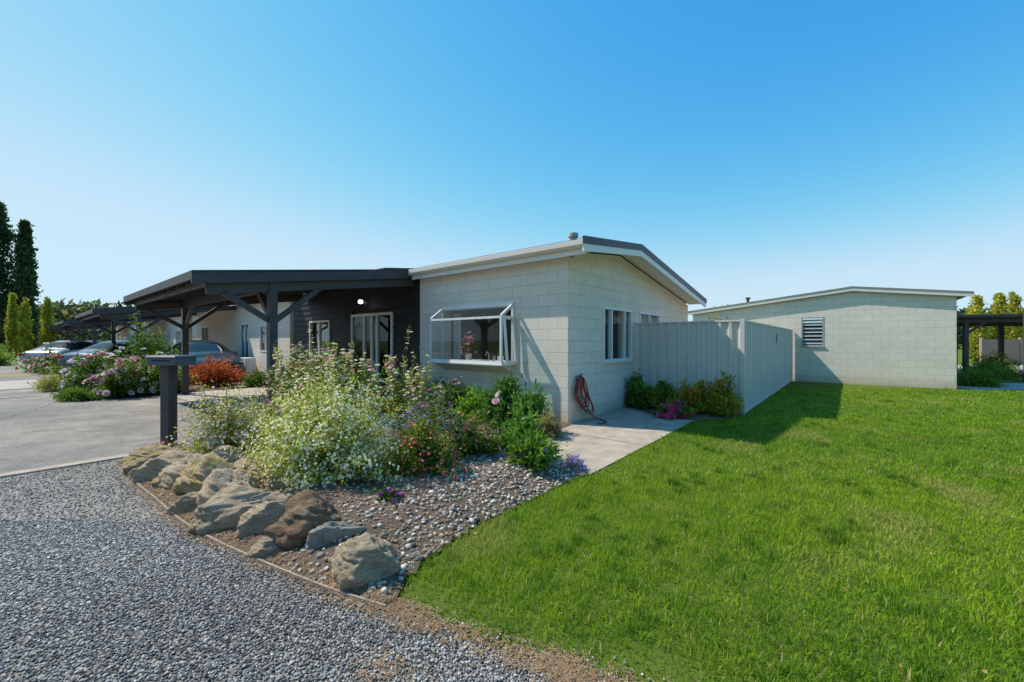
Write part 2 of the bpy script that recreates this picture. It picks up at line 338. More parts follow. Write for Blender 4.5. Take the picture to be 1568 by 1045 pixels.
for (n,x0,x1,y0,y1,h0,h1,w) in [(200000,-1,6,.9,4.2,.012,.044,.0048),(95000,-1,10,4.0,7.5,.016,.044,.0075),(65000,1,18,7.2,12.0,.02,.044,.013)]:
    X,Y=scatter(lawn_poly,n,x0,x1,y0,y1); kk=near_view(X,Y,.7); X=X[kk];Y=Y[kk]
    Xs.append(X);Ys.append(Y);Hs.append(rng.uniform(h0,h1,len(X)));Ws.append(rng.uniform(.7,1.3,len(X))*w)
X=np.concatenate(Xs);Y=np.concatenate(Ys);H=np.concatenate(Hs);Wd=np.concatenate(Ws)
ed=seg_dist(X,Y,edge[6:],False); thin=(ed<.30)&(rng.uniform(size=len(X))>ed/.30*(.8+.4*vnoise(X,Y,7,77))+.05)
thin|=(vnoise(X,Y,9,55)>1.4)&(rng.uniform(size=len(X))<.75)
X=X[~thin];Y=Y[~thin];H=H[~thin];Wd=Wd[~thin];ed=ed[~thin]
tuft=np.clip(vnoise(X,Y,8.5,13)*.6+vnoise(X,Y,23,14)*.75-.55,0,1.2)
H=H*(1+.16*vnoise(X,Y,4,11)+.65*tuft)*np.clip(.55+ed*2,.5,1)
ca=np.array([.17,.32,.014]);cb=np.array([.33,.46,.028]);cc=np.array([.07,.19,.010])
t=np.clip(.5+.32*vnoise(X,Y,1.4,12)+.30*vnoise(X,Y,12,19)+rng.normal(0,.25,len(X)),0,1)[:,None]
cols=ca*(1-t)+cb*t
dk=np.clip(tuft*1.0,0,.8)[:,None]; cols=cols*(1-dk)+cc*dk
pale=np.clip(vnoise(X,Y,3.1,41)-.7,0,.6)[:,None]; cols=cols*(1-pale)+np.array([.50,.47,.12])*pale
dry=rng.uniform(size=len(X))<.06+np.clip(.25-ed,0,.25)*1.6; cols[dry]=np.array([.55,.44,.19])*rng.uniform(.6,1.1,(dry.sum(),1))
blades('lawn_grass',X,Y,H,Wd,cols)
def needles(name,X,Y,Z,L,cols,w=.003):
    n=len(X);th=rng.uniform(0,6.283,n);dx=np.cos(th)*L/2;dy=np.sin(th)*L/2;px=-np.sin(th)*w/2;py=np.cos(th)*w/2
    dz=rng.uniform(-.006,.006,n)
    V=np.stack([np.stack([X-dx-px,Y-dy-py,Z-dz],1),np.stack([X+dx-px,Y+dy-py,Z+dz],1),np.stack([X+dx+px,Y+dy+py,Z+dz],1),np.stack([X-dx+px,Y-dy+py,Z-dz],1)],1)
    return make_mesh(name,V.reshape(-1,3),[np.arange(4*n).reshape(n,4)],M_leaf,np.repeat(cols,4,axis=0))
EC=np.array(catmull(edge[:12])); idx=rng.integers(0,len(EC)-1,7000); tt=rng.uniform(size=7000)[:,None]
Pn=EC[idx]*(1-tt)+EC[idx+1]*tt+rng.normal(0,.05,(7000,2))+np.array([[0,.01]])
xb=rng.uniform(-3.8,-.4,12000);yb=rng.uniform(2.1,5,12000);kb=in_poly(xb,yb,bed_poly)&(vnoise(xb,yb,5,31)>-.3)
Pn=np.concatenate([Pn,np.stack([xb[kb],yb[kb]],1),np.array([-.55,1.72])+rng.normal(0,1,(200,2))*np.array([.09,.06])])
zz=np.where(in_poly(Pn[:,0],Pn[:,1],bed_poly),bed_h(Pn[:,0],Pn[:,1])+.012,.020)
nc=np.array([[.54,.33,.16],[.46,.28,.14],[.62,.46,.28],[.34,.22,.13]])[rng.integers(0,4,len(Pn))]
needles('pine_needle_litter',Pn[:,0],Pn[:,1],zz,rng.uniform(.012,.04,len(Pn)),nc)
# ---------------------------------------------------------------- boulders
def rock_mat(name,base,alt,moss):
    m,nt,b=new_mat(name); v=coord(nt); vs=coord(nt,'Object',(2.2,2.2,9))
    n1=noise_node(nt,vs,1.8,8,.7); n2=noise_node(nt,v,3,6,.65); n3=noise_node(nt,v,26,6,.75)
    c=ramp(nt,n1,[(.32,tuple(x*.5 for x in alt)),(.42,alt),(.55,base)])
    c=mixc(nt,ramp(nt,n2,[(.50,(0,0,0)),(.62,(1,1,1))]),c,moss)
    c=mixc(nt,.6,c,ramp(nt,n3,[(.3,(.5,.46,.42)),(.58,(1.25,1.22,1.18))]),'MULTIPLY')
    link(nt,c,b.inputs['Base Color']); b.inputs['Roughness'].default_value=.95; b.inputs['Specular IOR Level'].default_value=.1
    ad=nt.nodes.new('ShaderNodeMath'); ad.operation='MULTIPLY_ADD'; ad.inputs[1].default_value=1.6; link(nt,n1,ad.inputs[0]); link(nt,n3,ad.inputs[2])
    bump(nt,b,ad.outputs[0],1.0,.03); return m
RM={'pale':rock_mat('pale_schist',(.82,.645,.44),(.58,.40,.25),(.74,.61,.44)),'brown':rock_mat('brown_rock',(.44,.29,.18),(.29,.19,.12),(.46,.33,.22)),
    'blue':rock_mat('blue_grey_slab',(.58,.55,.46),(.42,.40,.34),(.66,.60,.49)),'moss':rock_mat('mossy_schist',(.74,.58,.38),(.52,.36,.21),(.56,.45,.12))}
def boulder(x,y,w,d,h,kind,rz=0,seed=0,tilt=0):
    bm=bmesh.new(); bmesh.ops.create_icosphere(bm,subdivisions=5,radius=1)
    r=random.Random(seed); of=Vector((seed*3.7,seed*1.3,0))
    planes=[(Vector((r.uniform(-1,1),r.uniform(-1,1),r.uniform(-.2,1))).normalized(),r.uniform(.6,.86)) for _ in range(10)]
    for vv in bm.verts:
        n=vv.co.normalized(); R=1.0
        for pn,pd in planes:
            dd=n.dot(pn)
            if dd>.01: R=min(R,pd/dd)
        R*=1+.13*noise.noise(n*1.6+of)+.07*noise.noise(n*4+of)
        st=noise.noise(Vector((n.x*1.5,n.y*1.5,n.z*9+n.x*2))+of); st=math.copysign(abs(st)**.6,st)
        R+=.055*st+.035*noise.noise(n*13+of)+.018*noise.noise(n*30+of)
        vv.co=n*R
    bm.normal_update(); me=bpy.data.meshes.new('garden_boulder'); bm.to_mesh(me); bm.free()
    for p in me.polygons:p.use_smooth=True
    me.materials.append(RM[kind]); o=bpy.data.objects.new('garden_boulder',me); COL.objects.link(o)
    o.scale=(w/2*1.30,d/2*1.2,h*.70); o.location=(x,y,h*.44); o.rotation_euler=(tilt,tilt*.6,rz)
for i,(x,y,w,d,h,kd,rz,tl) in enumerate([
  (-.89,2.42,.36,.28,.25,'pale',.3,.1),(-1.13,2.74,.34,.16,.20,'blue',.65,.3),(-1.40,2.84,.40,.32,.31,'brown',.2,0),(-1.76,2.98,.30,.25,.22,'pale',.8,.1),
  (-2.05,3.15,.50,.3,.27,'pale',.5,-.2),(-2.35,3.42,.56,.36,.34,'pale',-.5,.15),(-2.74,3.70,.62,.38,.34,'moss',-.4,.1),(-3.10,3.93,.50,.3,.28,'pale',-.3,0),(-3.45,4.15,.52,.34,.27,'pale',.1,.1),(-3.85,4.48,.50,.3,.25,'moss',.4,0),
  (-4.2,4.75,.34,.22,.17,'pale',1,0),(-.95,3.0,.16,.12,.1,'pale',1,0),(-2.0,3.6,.34,.25,.24,'moss',1,0),(-2.5,3.85,.4,.3,.28,'pale',.2,0),(-3.0,4.3,.4,.3,.26,'pale',.7,0),(-.62,2.62,.1,.08,.05,'blue',.5,0),(-1.58,2.70,.20,.14,.12,'pale',.4,0),(-2.2,3.02,.24,.16,.14,'pale',.3,0),(-2.62,3.38,.26,.18,.15,'pale',.9,0),(-3.3,3.92,.22,.16,.12,'moss',.2,0)]):
    boulder(x,y,w,d,h,kd,rz,i+1,tl)
# ---------------------------------------------------------------- plants
def leafquads(P,D,L,Wd):
    n=len(P); r=rng.normal(size=(n,3)); s=np.cross(D,r); s/=np.linalg.norm(s,axis=1)[:,None]+1e-9
    nn=np.cross(D,s)
    a=P; m=P+D*(L*.42)[:,None]; V=np.stack([a,m+s*(Wd/2)[:,None]+nn*(Wd*.15)[:,None],P+D*L[:,None]-nn*(L*.08)[:,None],m-s*(Wd/2)[:,None]+nn*(Wd*.15)[:,None]],1)
    return V
def unit(a): return a/(np.linalg.norm(a,axis=1)[:,None]+1e-9)
def petals(P,N,size,cols,k=5,cup=.35,rings=1):
    n=len(P); r=rng.normal(size=(n,3)); t1=unit(np.cross(N,r)); t2=np.cross(N,t1)
    out=[];oc=[]
    for ring in range(rings):
        cu=cup+ring*.6; sc=1-.3*ring
        for i in range(k):
            th=2*math.pi*(i+.5*ring)/k; dd=t1*math.cos(th)+t2*math.sin(th); d=unit(dd+N*cu)
            s=-t1*math.sin(th)+t2*math.cos(th); L=size*.5*sc; w=size*.5*sc*(2.6*math.sin(math.pi/k))
            V=np.stack([P,P+d*(L*.65)[:,None]+s*(w/2)[:,None],P+d*L[:,None],P+d*(L*.65)[:,None]-s*(w/2)[:,None]],1)
            out.append(V); oc.append(cols*(1-.12*ring))
    return np.concatenate(out),np.concatenate(oc)
def pick(cols,n,var=.18):
    c=np.array(cols,float)[rng.integers(0,len(cols),n)]; return c*rng.uniform(1-var,1+var,(n,1))
def tube_mesh(paths,r0,r1):
    n,k,_=paths.shape; V=[];
    for i in range(3):
        th=2*math.pi*i/3; o=np.array([math.cos(th),math.sin(th),0]); rr=np.linspace(r0,r1,k)[None,:,None]
        V.append(paths+o*rr)
    V=np.stack(V,2)
    idx=np.arange(n*k*3).reshape(n,k,3); F=[]
    for i in range(3):
        j=(i+1)%3; F.append(np.stack([idx[:,:-1,i],idx[:,:-1,j],idx[:,1:,j],idx[:,1:,i]],-1).reshape(-1,4))
    return V.reshape(-1,3),np.concatenate(F)
LB_=np.array([2.1,1.85,1.15])
def bush(name,x,y,z0,rx,ry,h,nst,nleaf,L,Wd,cols,jit=.03,fl=(),tmin=.2,endmin=.55,pw=1.2,stem=(.18,.22,.06),sr=.004,br=.25,zmin=.05,parent=None):
    phi=rng.uniform(0,6.283,nst); sz=rng.uniform(zmin,1,nst); rho=rng.uniform(endmin,1,nst)*(1+.10*rng.normal(size=nst))
    lob=1+.12*np.sin(phi*3+rng.uniform(0,6))+.08*np.sin(phi*5+rng.uniform(0,6))
    ch=np.sqrt(1-sz*sz)
    E=np.stack([rx*rho*ch*np.cos(phi)*lob,ry*rho*ch*np.sin(phi)*lob,h*rho*sz],1)
    B=np.stack([E[:,0]*br*.6+rng.normal(0,.02,nst),E[:,1]*br*.6+rng.normal(0,.02,nst),np.zeros(nst)],1)
    off=np.array([x,y,z0])
    def pt(i,t):
        t=t[:,None]; p=B[i]+(E[i]-B[i])*np.concatenate([t**pw,t**pw,t**.85],1); return p+off
    ts=np.linspace(0,1,6); paths=np.stack([pt(np.arange(nst),np.full(nst,q)) for q in ts],1)
    SV,SF=tube_mesh(paths,sr,sr*.4)
    i=rng.integers(0,nst,nleaf); t=rng.uniform(tmin,1.0,nleaf)**.75; P=pt(i,t)
    P2=pt(i,np.minimum(t+.05,1.05)); T=unit(P2-P)
    J=rng.normal(0,jit,(nleaf,3)); P=P+J; P[:,2]=np.maximum(P[:,2],z0+.005)
    D=unit(T*.6+rng.normal(0,.6,(nleaf,3))+np.array([0,0,.25]))
    LL=rng.uniform(.6,1.2,nleaf)*L; LW=rng.uniform(.7,1.2,nleaf)*Wd
    lv=leafquads(P,D,LL,LW)
    sc=rng.uniform(.7,1.25,nst)[i][:,None]
    lc=pick(cols,nleaf)*sc*LB_
    Vs=[SV,lv.reshape(-1,3)]; C=[np.tile(np.array(stem),(len(SV),1)),np.repeat(lc,4,axis=0)]
    F=[SF,np.arange(4*nleaf).reshape(-1,4)+len(SV)]; nv=len(SV)+4*nleaf
    for f in fl:
        n=f['n']; i=rng.integers(0,nst,n)
        t=rng.uniform(f.get('t0',.8),1.04,n); P=pt(i,t)+rng.normal(0,f.get('j',jit),(n,3)); P[:,2]=np.maximum(P[:,2],z0+.03)
        N=unit((P-off)*np.array([1,1,.7])+rng.normal(0,.12,(n,3))+np.array([0,-.05,.12]))
        pv,pc=petals(P,N,rng.uniform(.75,1.2,n)*f['s'],pick(f['c'],n,.08),f.get('k',5),f.get('cup',.3),f.get('r',1))
        Vs.append(pv.reshape(-1,3)); C.append(np.repeat(pc,4,axis=0)); F.append(np.arange(4*len(pv)).reshape(-1,4)+nv); nv+=4*len(pv)
    return make_mesh(name,np.concatenate(Vs),[np.concatenate(F)],M_leaf,np.concatenate(C),parent=parent)
G1=[(.07,.13,.03),(.10,.17,.035),(.05,.10,.025)]; GD=[(.045,.09,.025),(.06,.12,.03),(.035,.07,.02)]
GY=[(.27,.31,.08),(.36,.38,.14),(.20,.25,.06)]; GB=[(.12,.17,.05),(.17,.22,.07)]
WH=[(.95,.93,.70),(.92,.91,.60)]; PK=[(.92,.36,.5),(.94,.6,.67),(.85,.2,.4)]; PP=[(.44,.24,.70),(.34,.18,.66)]; MG=[(.95,.06,.38),(.95,.16,.45)]
def Bz(x,y): return bz(x,y)-.01
bush('white_flowering_shrub',-1.70,3.85,Bz(-1.70,3.85),.82,.62,1.0,360,22000,.036,.013,GY+[(.14,.22,.04)],.03,[dict(n=5400,s=.024,c=WH,t0=.55,k=4,j=.035)],tmin=.08,endmin=.5,pw=1.3)
bush('white_flowering_shrub',-2.1,4.3,Bz(-2.1,4.3),.62,.5,1.02,200,9000,.036,.013,GY,.03,[dict(n=2300,s=.024,c=WH,t0=.55,k=4)],tmin=.1)
bush('pink_gaura_bush',-3.30,4.75,Bz(-3.3,4.75),.62,.54,.80,260,13000,.034,.012,GB+GY[:2],.03,[dict(n=1500,s=.026,c=[(.92,.68,.70),(.94,.88,.78)],t0=.55,k=4)],tmin=.08,endmin=.5)
bush('pink_gaura_bush',-2.75,5.2,Bz(-2.75,5.2),.65,.5,.9,200,9000,.036,.012,GB+GY[:1],.03,[dict(n=350,s=.036,c=PK,t0=.7,k=4),dict(n=800,s=.03,c=WH,t0=.7,k=4)],tmin=.1)
for i,(x,y,h) in enumerate([(-2.15,5.0,1.30),(-1.75,4.95,1.18),(-2.85,5.75,1.38),(-1.45,5.35,1.25),(-2.5,5.4,1.3),(-1.1,5.1,1.02),(-3.3,5.9,1.2)]):
    bush('tall_flower_stems',x,y,Bz(x,y),.44,.38,h,26,1300,.055,.017,GB+[(.20,.27,.08)],.022,[dict(n=80,s=.055,c=WH+[(.94,.78,.74)],t0=.80,k=5,r=2,j=.018),dict(n=30,s=.05,c=PK,t0=.78,k=5,r=2,j=.018)],tmin=.1,endmin=.7,zmin=.66,sr=.005)
bush('purple_catmint',-.90,4.45,Bz(-.9,4.45),.55,.45,.78,220,10500,.034,.014,G1+GB,.03,[dict(n=1100,s=.022,c=PP+[(.65,.5,.8)],t0=.7,k=4,j=.03)],tmin=.1)
bush('red_salvia_bush',-.88,3.95,Bz(-.88,3.95),.46,.38,.55,180,9500,.036,.015,G1+[(.17,.23,.05)],.03,[dict(n=240,s=.032,c=[(.95,.14,.16),(.95,.30,.32)],t0=.8,k=5)],tmin=.1)
bush('red_salvia_bush',-.5,4.6,Bz(-.5,4.6),.42,.36,.5,140,7000,.04,.017,G1,.03,[dict(n=130,s=.034,c=[(.95,.16,.20),(.92,.3,.4)],t0=.8,k=5)],tmin=.1)
bush('low_green_groundcover',-.28,4.95,.03,.36,.2,.2,80,2800,.05,.03,[(.14,.22,.04),(.11,.19,.03)],.02,[dict(n=40,s=.03,c=PP,t0=.8)])
bush('pansy_plant',-.98,3.25,Bz(-.98,3.25),.12,.1,.1,24,400,.03,.018,GD,.01,[dict(n=26,s=.035,c=[(.5,.05,.5)],t0=.7)])
bush('pansy_plant',-4.2,5.0,.05,.2,.15,.14,24,500,.03,.018,GD,.01,[dict(n=30,s=.04,c=[(.8,.18,.45)],t0=.7)])
bush('iris_clump',.22,4.30,Bz(.22,4.3),.26,.24,.32,70,1800,.10,.03,[(.10,.20,.03),(.07,.15,.03)],.03,[dict(n=30,s=.07,c=PP,t0=.75,r=2)])
bush('leafy_perennial',.12,4.78,.03,.34,.30,.58,90,3800,.10,.034,[(.05,.13,.03),(.07,.17,.035),(.09,.2,.04)],.035,tmin=.1)
bush('lavender_clump',.66,4.42,.02,.19,.14,.18,60,900,.035,.007,[(.14,.18,.12)],.015,[dict(n=200,s=.024,c=[(.40,.30,.75)],t0=.7,k=4)])
bush('lavender_clump',-.1,4.5,.02,.2,.14,.2,60,1000,.035,.007,[(.14,.2,.12)],.015,[dict(n=160,s=.024,c=[(.52,.38,.75)],t0=.7,k=4)])
def wp(name,a,q,*args,**kw):
    x,y=W(a,q); return bush(name,x,y,.03,*args,**kw)
wp('leafy_perennial',.15,-.85,.34,.32,.70,90,4200,.11,.035,[(.05,.13,.03),(.07,.17,.04)],.035,[dict(n=18,s=.08,c=WH,t0=.9,r=2)],tmin=.1)
wp('peony_bush',.75,-.75,.42,.36,.78,110,5200,.11,.038,[(.045,.11,.03),(.06,.15,.035)],.04,[dict(n=18,s=.12,c=[(.94,.6,.65),(.94,.88,.82)],t0=.97,r=3,k=6)],tmin=.1)
wp('leafy_perennial',1.35,-.8,.42,.34,.6,90,4200,.09,.035,[(.09,.19,.03),(.12,.23,.04)],.035,tmin=.1)
wp('purple_sage_bush',-.28,-1.0,.22,.22,.42,60,2000,.07,.02,[(.16,.15,.10),(.2,.2,.15)],.03)
wp('leafy_perennial',2.0,-.7,.45,.34,.66,90,3800,.08,.035,GD+G1[:1],.04,[dict(n=30,s=.065,c=PK,t0=.95,r=2)])
wp('leafy_perennial',2.7,-.6,.45,.34,.66,90,3800,.08,.03,GD,.04,[dict(n=20,s=.075,c=[(.92,.56,.72)],t0=.95,r=2)])
wp('rose_bush',3.45,-.5,.35,.35,1.05,50,2200,.06,.03,GD,.04,[dict(n=14,s=.09,c=[(.9,.2,.32)],t0=.9,r=3)])
wp('leafy_perennial',3.2,-1.1,.4,.25,.36,60,2200,.06,.025,G1,.03,[dict(n=30,s=.03,c=PP,t0=.8)])
for nm,a,q,rx,h,cols,fl in [
 ('rhododendron_shrub',-.25,2.38,.33,.68,[(.06,.12,.03),(.09,.18,.035)],()),
 ('rhododendron_shrub',-.72,2.48,.36,.56,[(.10,.17,.03),(.18,.21,.04)],()),
 ('azalea_shrub',-1.16,1.78,.30,.27,[(.08,.15,.03)],(dict(n=420,s=.085,c=MG+[(.95,.08,.14)],t0=.85,r=2,j=.025),)),
 ('autumn_photinia_shrub',-1.30,2.50,.42,.68,[(.15,.22,.03),(.32,.22,.04),(.45,.14,.04),(.12,.19,.03)],()),
 ('autumn_photinia_shrub',-1.80,2.45,.34,.75,[(.14,.21,.03),(.42,.18,.04),(.11,.18,.03)],())]:
    wp(nm,a,q,rx,rx,h,70,3400,.085,.036,cols,.035,fl,tmin=.1)
wp('orange_shrub',-.6,8.2,.9,.8,2.3,120,3500,.13,.07,[(.30,.14,.04),(.22,.16,.04),(.12,.14,.03)],.1)
def roses(a,q,r,h,fc,n=60,nl=4500):
    x,y=W(a,q); return bush('rose_bush',x,y,.05,r,r,h,80,nl,.085,.05,G1,.07,[dict(n=n,s=.17,c=fc,t0=.86,r=3,k=6,j=.05)],tmin=.1)
PR=[(.94,.66,.70),(.94,.86,.83),(.92,.46,.58)]
roses(10.5,-4.2,.70,1.0,PR,90); roses(11.5,-4.5,.75,1.15,PR,100); roses(10.5,-3.4,.65,1.0,PR+[(.85,.3,.4)],60)
roses(12.7,-4.2,.8,1.2,PR,80); roses(12.0,-3.3,.7,1.1,PR,50)
wp('low_green_groundcover',10.4,-4.9,.6,.4,.3,70,2500,.06,.03,G1,.04); wp('grassy_clump',13.6,-5.1,.6,.5,.45,90,2500,.16,.012,[(.2,.22,.08)],.03)
wp('japanese_maple',11.2,-1.9,.85,.85,.95,90,6500,.07,.035,[(.26,.07,.04),(.33,.13,.07),(.22,.06,.04)],.06,zmin=.25,endmin=.7)
wp('green_shrub',13.2,-3.2,.8,.8,2.1,100,5000,.11,.05,GD+G1,.09,[dict(n=70,s=.07,c=[(.8,.7,.75)],t0=.9,r=1)])
wp('green_shrub',10.3,-1.0,.55,.5,.45,60,2200,.09,.035,G1,.05); wp('green_shrub',9.3,-.7,.45,.35,.6,60,1800,.09,.035,GD,.05)
wp('grassy_clump',8.6,-.6,.4,.3,.9,60,1400,.2,.02,[(.15,.2,.05)],.03); wp('green_shrub',4.6,-.7,.3,.25,.75,40,1500,.07,.03,G1,.03,[dict(n=16,s=.06,c=PK,t0=.9,r=2)])
roses(22.6,-4.5,1.0,1.0,PR,70,3000); roses(24.2,-4.8,1.1,1.1,PR,70,3000)
for a,q,r,h in [(34,-7,1.8,1.3),(37,-8,2.2,1.3),(42,-8,2.5,1.5),(46,-10,2.6,1.5),(50,-14,2.6,1.4)]:
    wp('hedge_shrub',a,q,r,r*.8,h,90,3500,.2,.12,[(.09,.16,.035),(.13,.21,.05)],.15)
# ---------------------------------------------------------------- walls helper
def wall_open(mb,axis,u0,u1,z0,z1,t0,t1,ops):
    us=sorted(set([u0,u1]+[o[0] for o in ops if u0<o[0]<u1]+[o[1] for o in ops if u0<o[1]<u1]))
    for a,b in zip(us[:-1],us[1:]):
        mid=(a+b)/2; hs=sorted([(o[2],o[3]) for o in ops if o[0]<=mid<=o[1]]); z=z0; segs=[]
        for h0,h1 in hs:
            if h0>z+1e-4: segs.append((z,min(h0,z1)))
            z=max(z,h1)
        if z<z1-1e-4: segs.append((z,z1))
        for s0,s1 in segs:
            if axis=='x': mb.box(a,b,t0,t1,s0,s1)
            else: mb.box(t0,t1,a,b,s0,s1)
def window(fr,gl,axis,u0,u1,z0,z1,o,i,g,bars=(),w=.05,hb=()):
    def bx(a,b,c,d):
        if axis=='x': fr.box(a,b,min(o,i),max(o,i),c,d)
        else: fr.box(min(o,i),max(o,i),a,b,c,d)
    bx(u0,u0+w,z0,z1); bx(u1-w,u1,z0,z1); bx(u0+w,u1-w,z0,z0+w); bx(u0+w,u1-w,z1-w,z1)
    for q in bars: bx(q-w*.55,q+w*.55,z0+w,z1-w)
    if axis=='x': gl.poly([(u0+w,g,z0+w),(u1-w,g,z0+w),(u1-w,g,z1-w),(u0+w,g,z1-w)])
    else: gl.poly([(g,u0+w,z0+w),(g,u1-w,z0+w),(g,u1-w,z1-w),(g,u0+w,z1-w)])
def curtain(mb,axis,u0,u1,z0,z1,t,n=40):
    pts=[]
    for k in range(n+1):
        u=u0+(u1-u0)*k/n; o=t+.03*math.sin(k*1.3)+.01*math.sin(k*3.1)
        pts.append((u,o) if axis=='x' else (o,u))
    for p,q in zip(pts[:-1],pts[1:]): mb.poly([(p[0],p[1],z0),(q[0],q[1],z0),(q[0],q[1],z1),(p[0],p[1],z1)])
def roof_z(q): return 2.99+(q+.3)*.122 if q<=2.0 else 3.27-(q-2.0)*.15
# ---------------------------------------------------------------- main house
H1=site_empty('block_house')
wl=MB()
bay=(-3.07,-1.20,1.02,2.05)
wall_open(wl,'x',-3.91,0,-.05,2.82,0,.19,[bay])
g1=(1.27,2.58,1.0,2.06); g2=(3.01,4.23,1.0,2.06)
wall_open(wl,'y',.19,6.4,-.05,2.38,-.19,0,[g1,g2])
wl.prism([(0,.19,2.38),(0,6.4,2.38),(0,6.4,roof_z(6.4)-.13),(0,2.0,3.27-.13),(0,.19,roof_z(.19)-.13)],(-.19,0,0))
wall_open(wl,'x',-10.6,0,-.05,2.45,6.4,6.59,[])
wall_open(wl,'y',.3,6.4,-.05,2.45,-10.6,-10.41,[])
wl.box(-3.91,-3.72,.19,6.39,0,2.8)
wl.build('walls',M_block,H1)
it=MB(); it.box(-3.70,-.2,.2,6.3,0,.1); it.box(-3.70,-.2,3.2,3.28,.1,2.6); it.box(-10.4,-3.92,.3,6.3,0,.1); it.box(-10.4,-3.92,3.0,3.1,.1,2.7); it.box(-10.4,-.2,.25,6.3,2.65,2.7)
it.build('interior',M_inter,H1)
fr=MB();gl=MB();cu=MB()
window(fr,gl,'y',*g1[:2],*g1[2:],.018,-.07,-.03,bars=(1.62,2.23),w=.045)
window(fr,gl,'y',*g2[:2],*g2[2:],.018,-.07,-.03,bars=(3.6,),w=.045)
fr.box(.0,.05,1.24,2.61,.965,.998)
curtain(cu,'y',1.3,1.6,1.0,2.06,-.16); curtain(cu,'y',2.3,2.56,1.0,2.06,-.16); curtain(cu,'y',3.02,4.2,1.0,2.06,-.16)
dop=[(-9.42,-8.14,.9,2.02),(-6.94,-5.02,0.02,2.12)]
bd=MB(); z=.03
wall_open(bd,'x',-10.6,-3.915,0,3.0,.10,.16,dop)
while z<3.0:
    us=[(-10.6,-3.915)]
    for o in dop:
        if z+.16>o[2] and z<o[3]:
            nu=[]
            for (a,b) in us:
                if a<o[0]<b: nu+=[(a,o[0]),(o[1],b)]
                else: nu.append((a,b))
            us=nu
    for a,b in us: bd.hexa([(a,.045,z),(b,.045,z),(b,.098,z),(a,.098,z),(a,.072,z+.172),(b,.072,z+.172),(b,.098,z+.172),(a,.098,z+.172)])
    z+=.168
bd.build('weatherboard_wall',M_board,H1)
window(fr,gl,'x',-9.42,-8.14,.9,2.02,.02,.09,.06,bars=(-8.78,),w=.06)
window(fr,gl,'x',-6.94,-5.02,.02,2.12,.02,.09,.06,bars=(-6.30,-5.94,-5.70),w=.07)
curtain(cu,'x',-9.4,-9.0,.9,2.0,.25)
fr.build('window_frames',M_white,H1,.004); gl.build('window_glass',M_glass,H1); cu.build('curtains',M_curtain,H1)
# bay (garden) window
bw=MB(); bg=MB(); x0,x1=-3.12,-1.15; f=-.37; zb=.99; zf=1.85; zt=2.08; w=.042
bw.box(x0-.02,x1+.02,f-.02,-.002,zb-.035,zb)
for x in (x0,x1-w): bw.box(x,x+w,f,f+w,zb,zf); 
for x in (x0+.001,x1-w+.001):
    bw.box(x,x+w-.002,-.05,-.003,zb,zt); bw.beam((x+w/2,f+.02,zf+.005),(x+w/2,-.02,zt),w-.004,.05); bw.box(x,x+w-.002,f+w,-.05,zb,zb+.04); bw.box(x,x+w-.002,f+w,-.05,zf-.06,zf-.02)
bw.box(x0+w,x1-w,f,f+w,zb,zb+w); bw.box(x0+w,x1-w,f,f+w,zf-w,zf); bw.box(x0,x1,-.05,-.003,zt,zt+.05); bw.box(x0+w,x1-w,-.05,-.003,zt-.03,zt)
bg.poly([(x0+w,f+.02,zb+w),(x1-w,f+.02,zb+w),(x1-w,f+.02,zf-w),(x0+w,f+.02,zf-w)])
bg.poly([(x0+w,f+.02,zf),(x1-w,f+.02,zf),(x1-w,-.03,zt-.01),(x0+w,-.03,zt-.01)])
bg.poly([(x0+.02,f+w,zb+.04),(x0+.02,-.05,zb+.04),(x0+.02,-.05,zf-.06),(x0+.02,f+w,zf-.06)])
A=(x1+.012,zf-.02); Bq=(x1+.085,zb+.03)
for y in (f+.06,-.07): bw.beam((A[0],y,A[1]),(Bq[0],y,Bq[1]),.045,.035)
bw.beam((A[0],f+.04,A[1]),(A[0],-.05,A[1]),.04,.05); bw.beam((Bq[0],f+.04,Bq[1]),(Bq[0],-.05,Bq[1]),.04,.05)
bg.poly([(A[0],f+.07,A[1]-.02),(A[0],-.08,A[1]-.02),(Bq[0],-.08,Bq[1]+.02),(Bq[0],f+.07,Bq[1]+.02)])
bw.build('bay_window_frame',M_white,H1,.004); bg.build('bay_window_glass',M_glass,H1)
bs=MB(); bs.prism([(x0+.04,f+.05,zb-.036),(x0+.04,-.002,zb-.036),(x0+.04,-.002,zb-.2),(x0+.04,-.12,zb-.12)],(x1-x0-.08,0,0)); bs.build('bay_window_base',M_cream,H1)
tp=MB(); tp.cyl((-1.75,-.05,1.0),(-1.75,-.05,1.16),.012); tp.cyl((-1.75,-.05,1.16),(-1.70,-.16,1.2),.012); tp.cyl((-1.70,-.16,1.2),(-1.68,-.2,1.12),.01); tp.cyl((-1.55,-.12,1.0),(-1.55,-.12,1.13),.03)
tp.build('sink_tap',M_chrome,H1)
vs_=MB(); vs_.cyl((-2.2,-.15,1.0),(-2.2,-.15,1.16),.05,.07,20); vs_.cyl((-1.36,-.15,1.0),(-1.36,-.15,1.12),.05,.06,20); vs_.build('sill_vases',M_pot,H1)
def inb(x,y,z,*a,**k):
    o=bush('sill_flowers',x,y,z,*a,**k); o.parent=H1; return o
inb(-2.2,-.14,1.14,.22,.15,.42,30,700,.06,.026,G1,.02,[dict(n=36,s=.10,c=[(.95,.25,.5),(.95,.5,.66)],t0=.95,r=2)])
inb(-1.36,-.15,1.10,.09,.08,.24,16,240,.05,.015,G1,.015)
bl=MB(); curtain(bl,'x',-3.05,-2.82,1.02,2.0,.22,20); bl.build('window_curtain',M_curtain,H1)
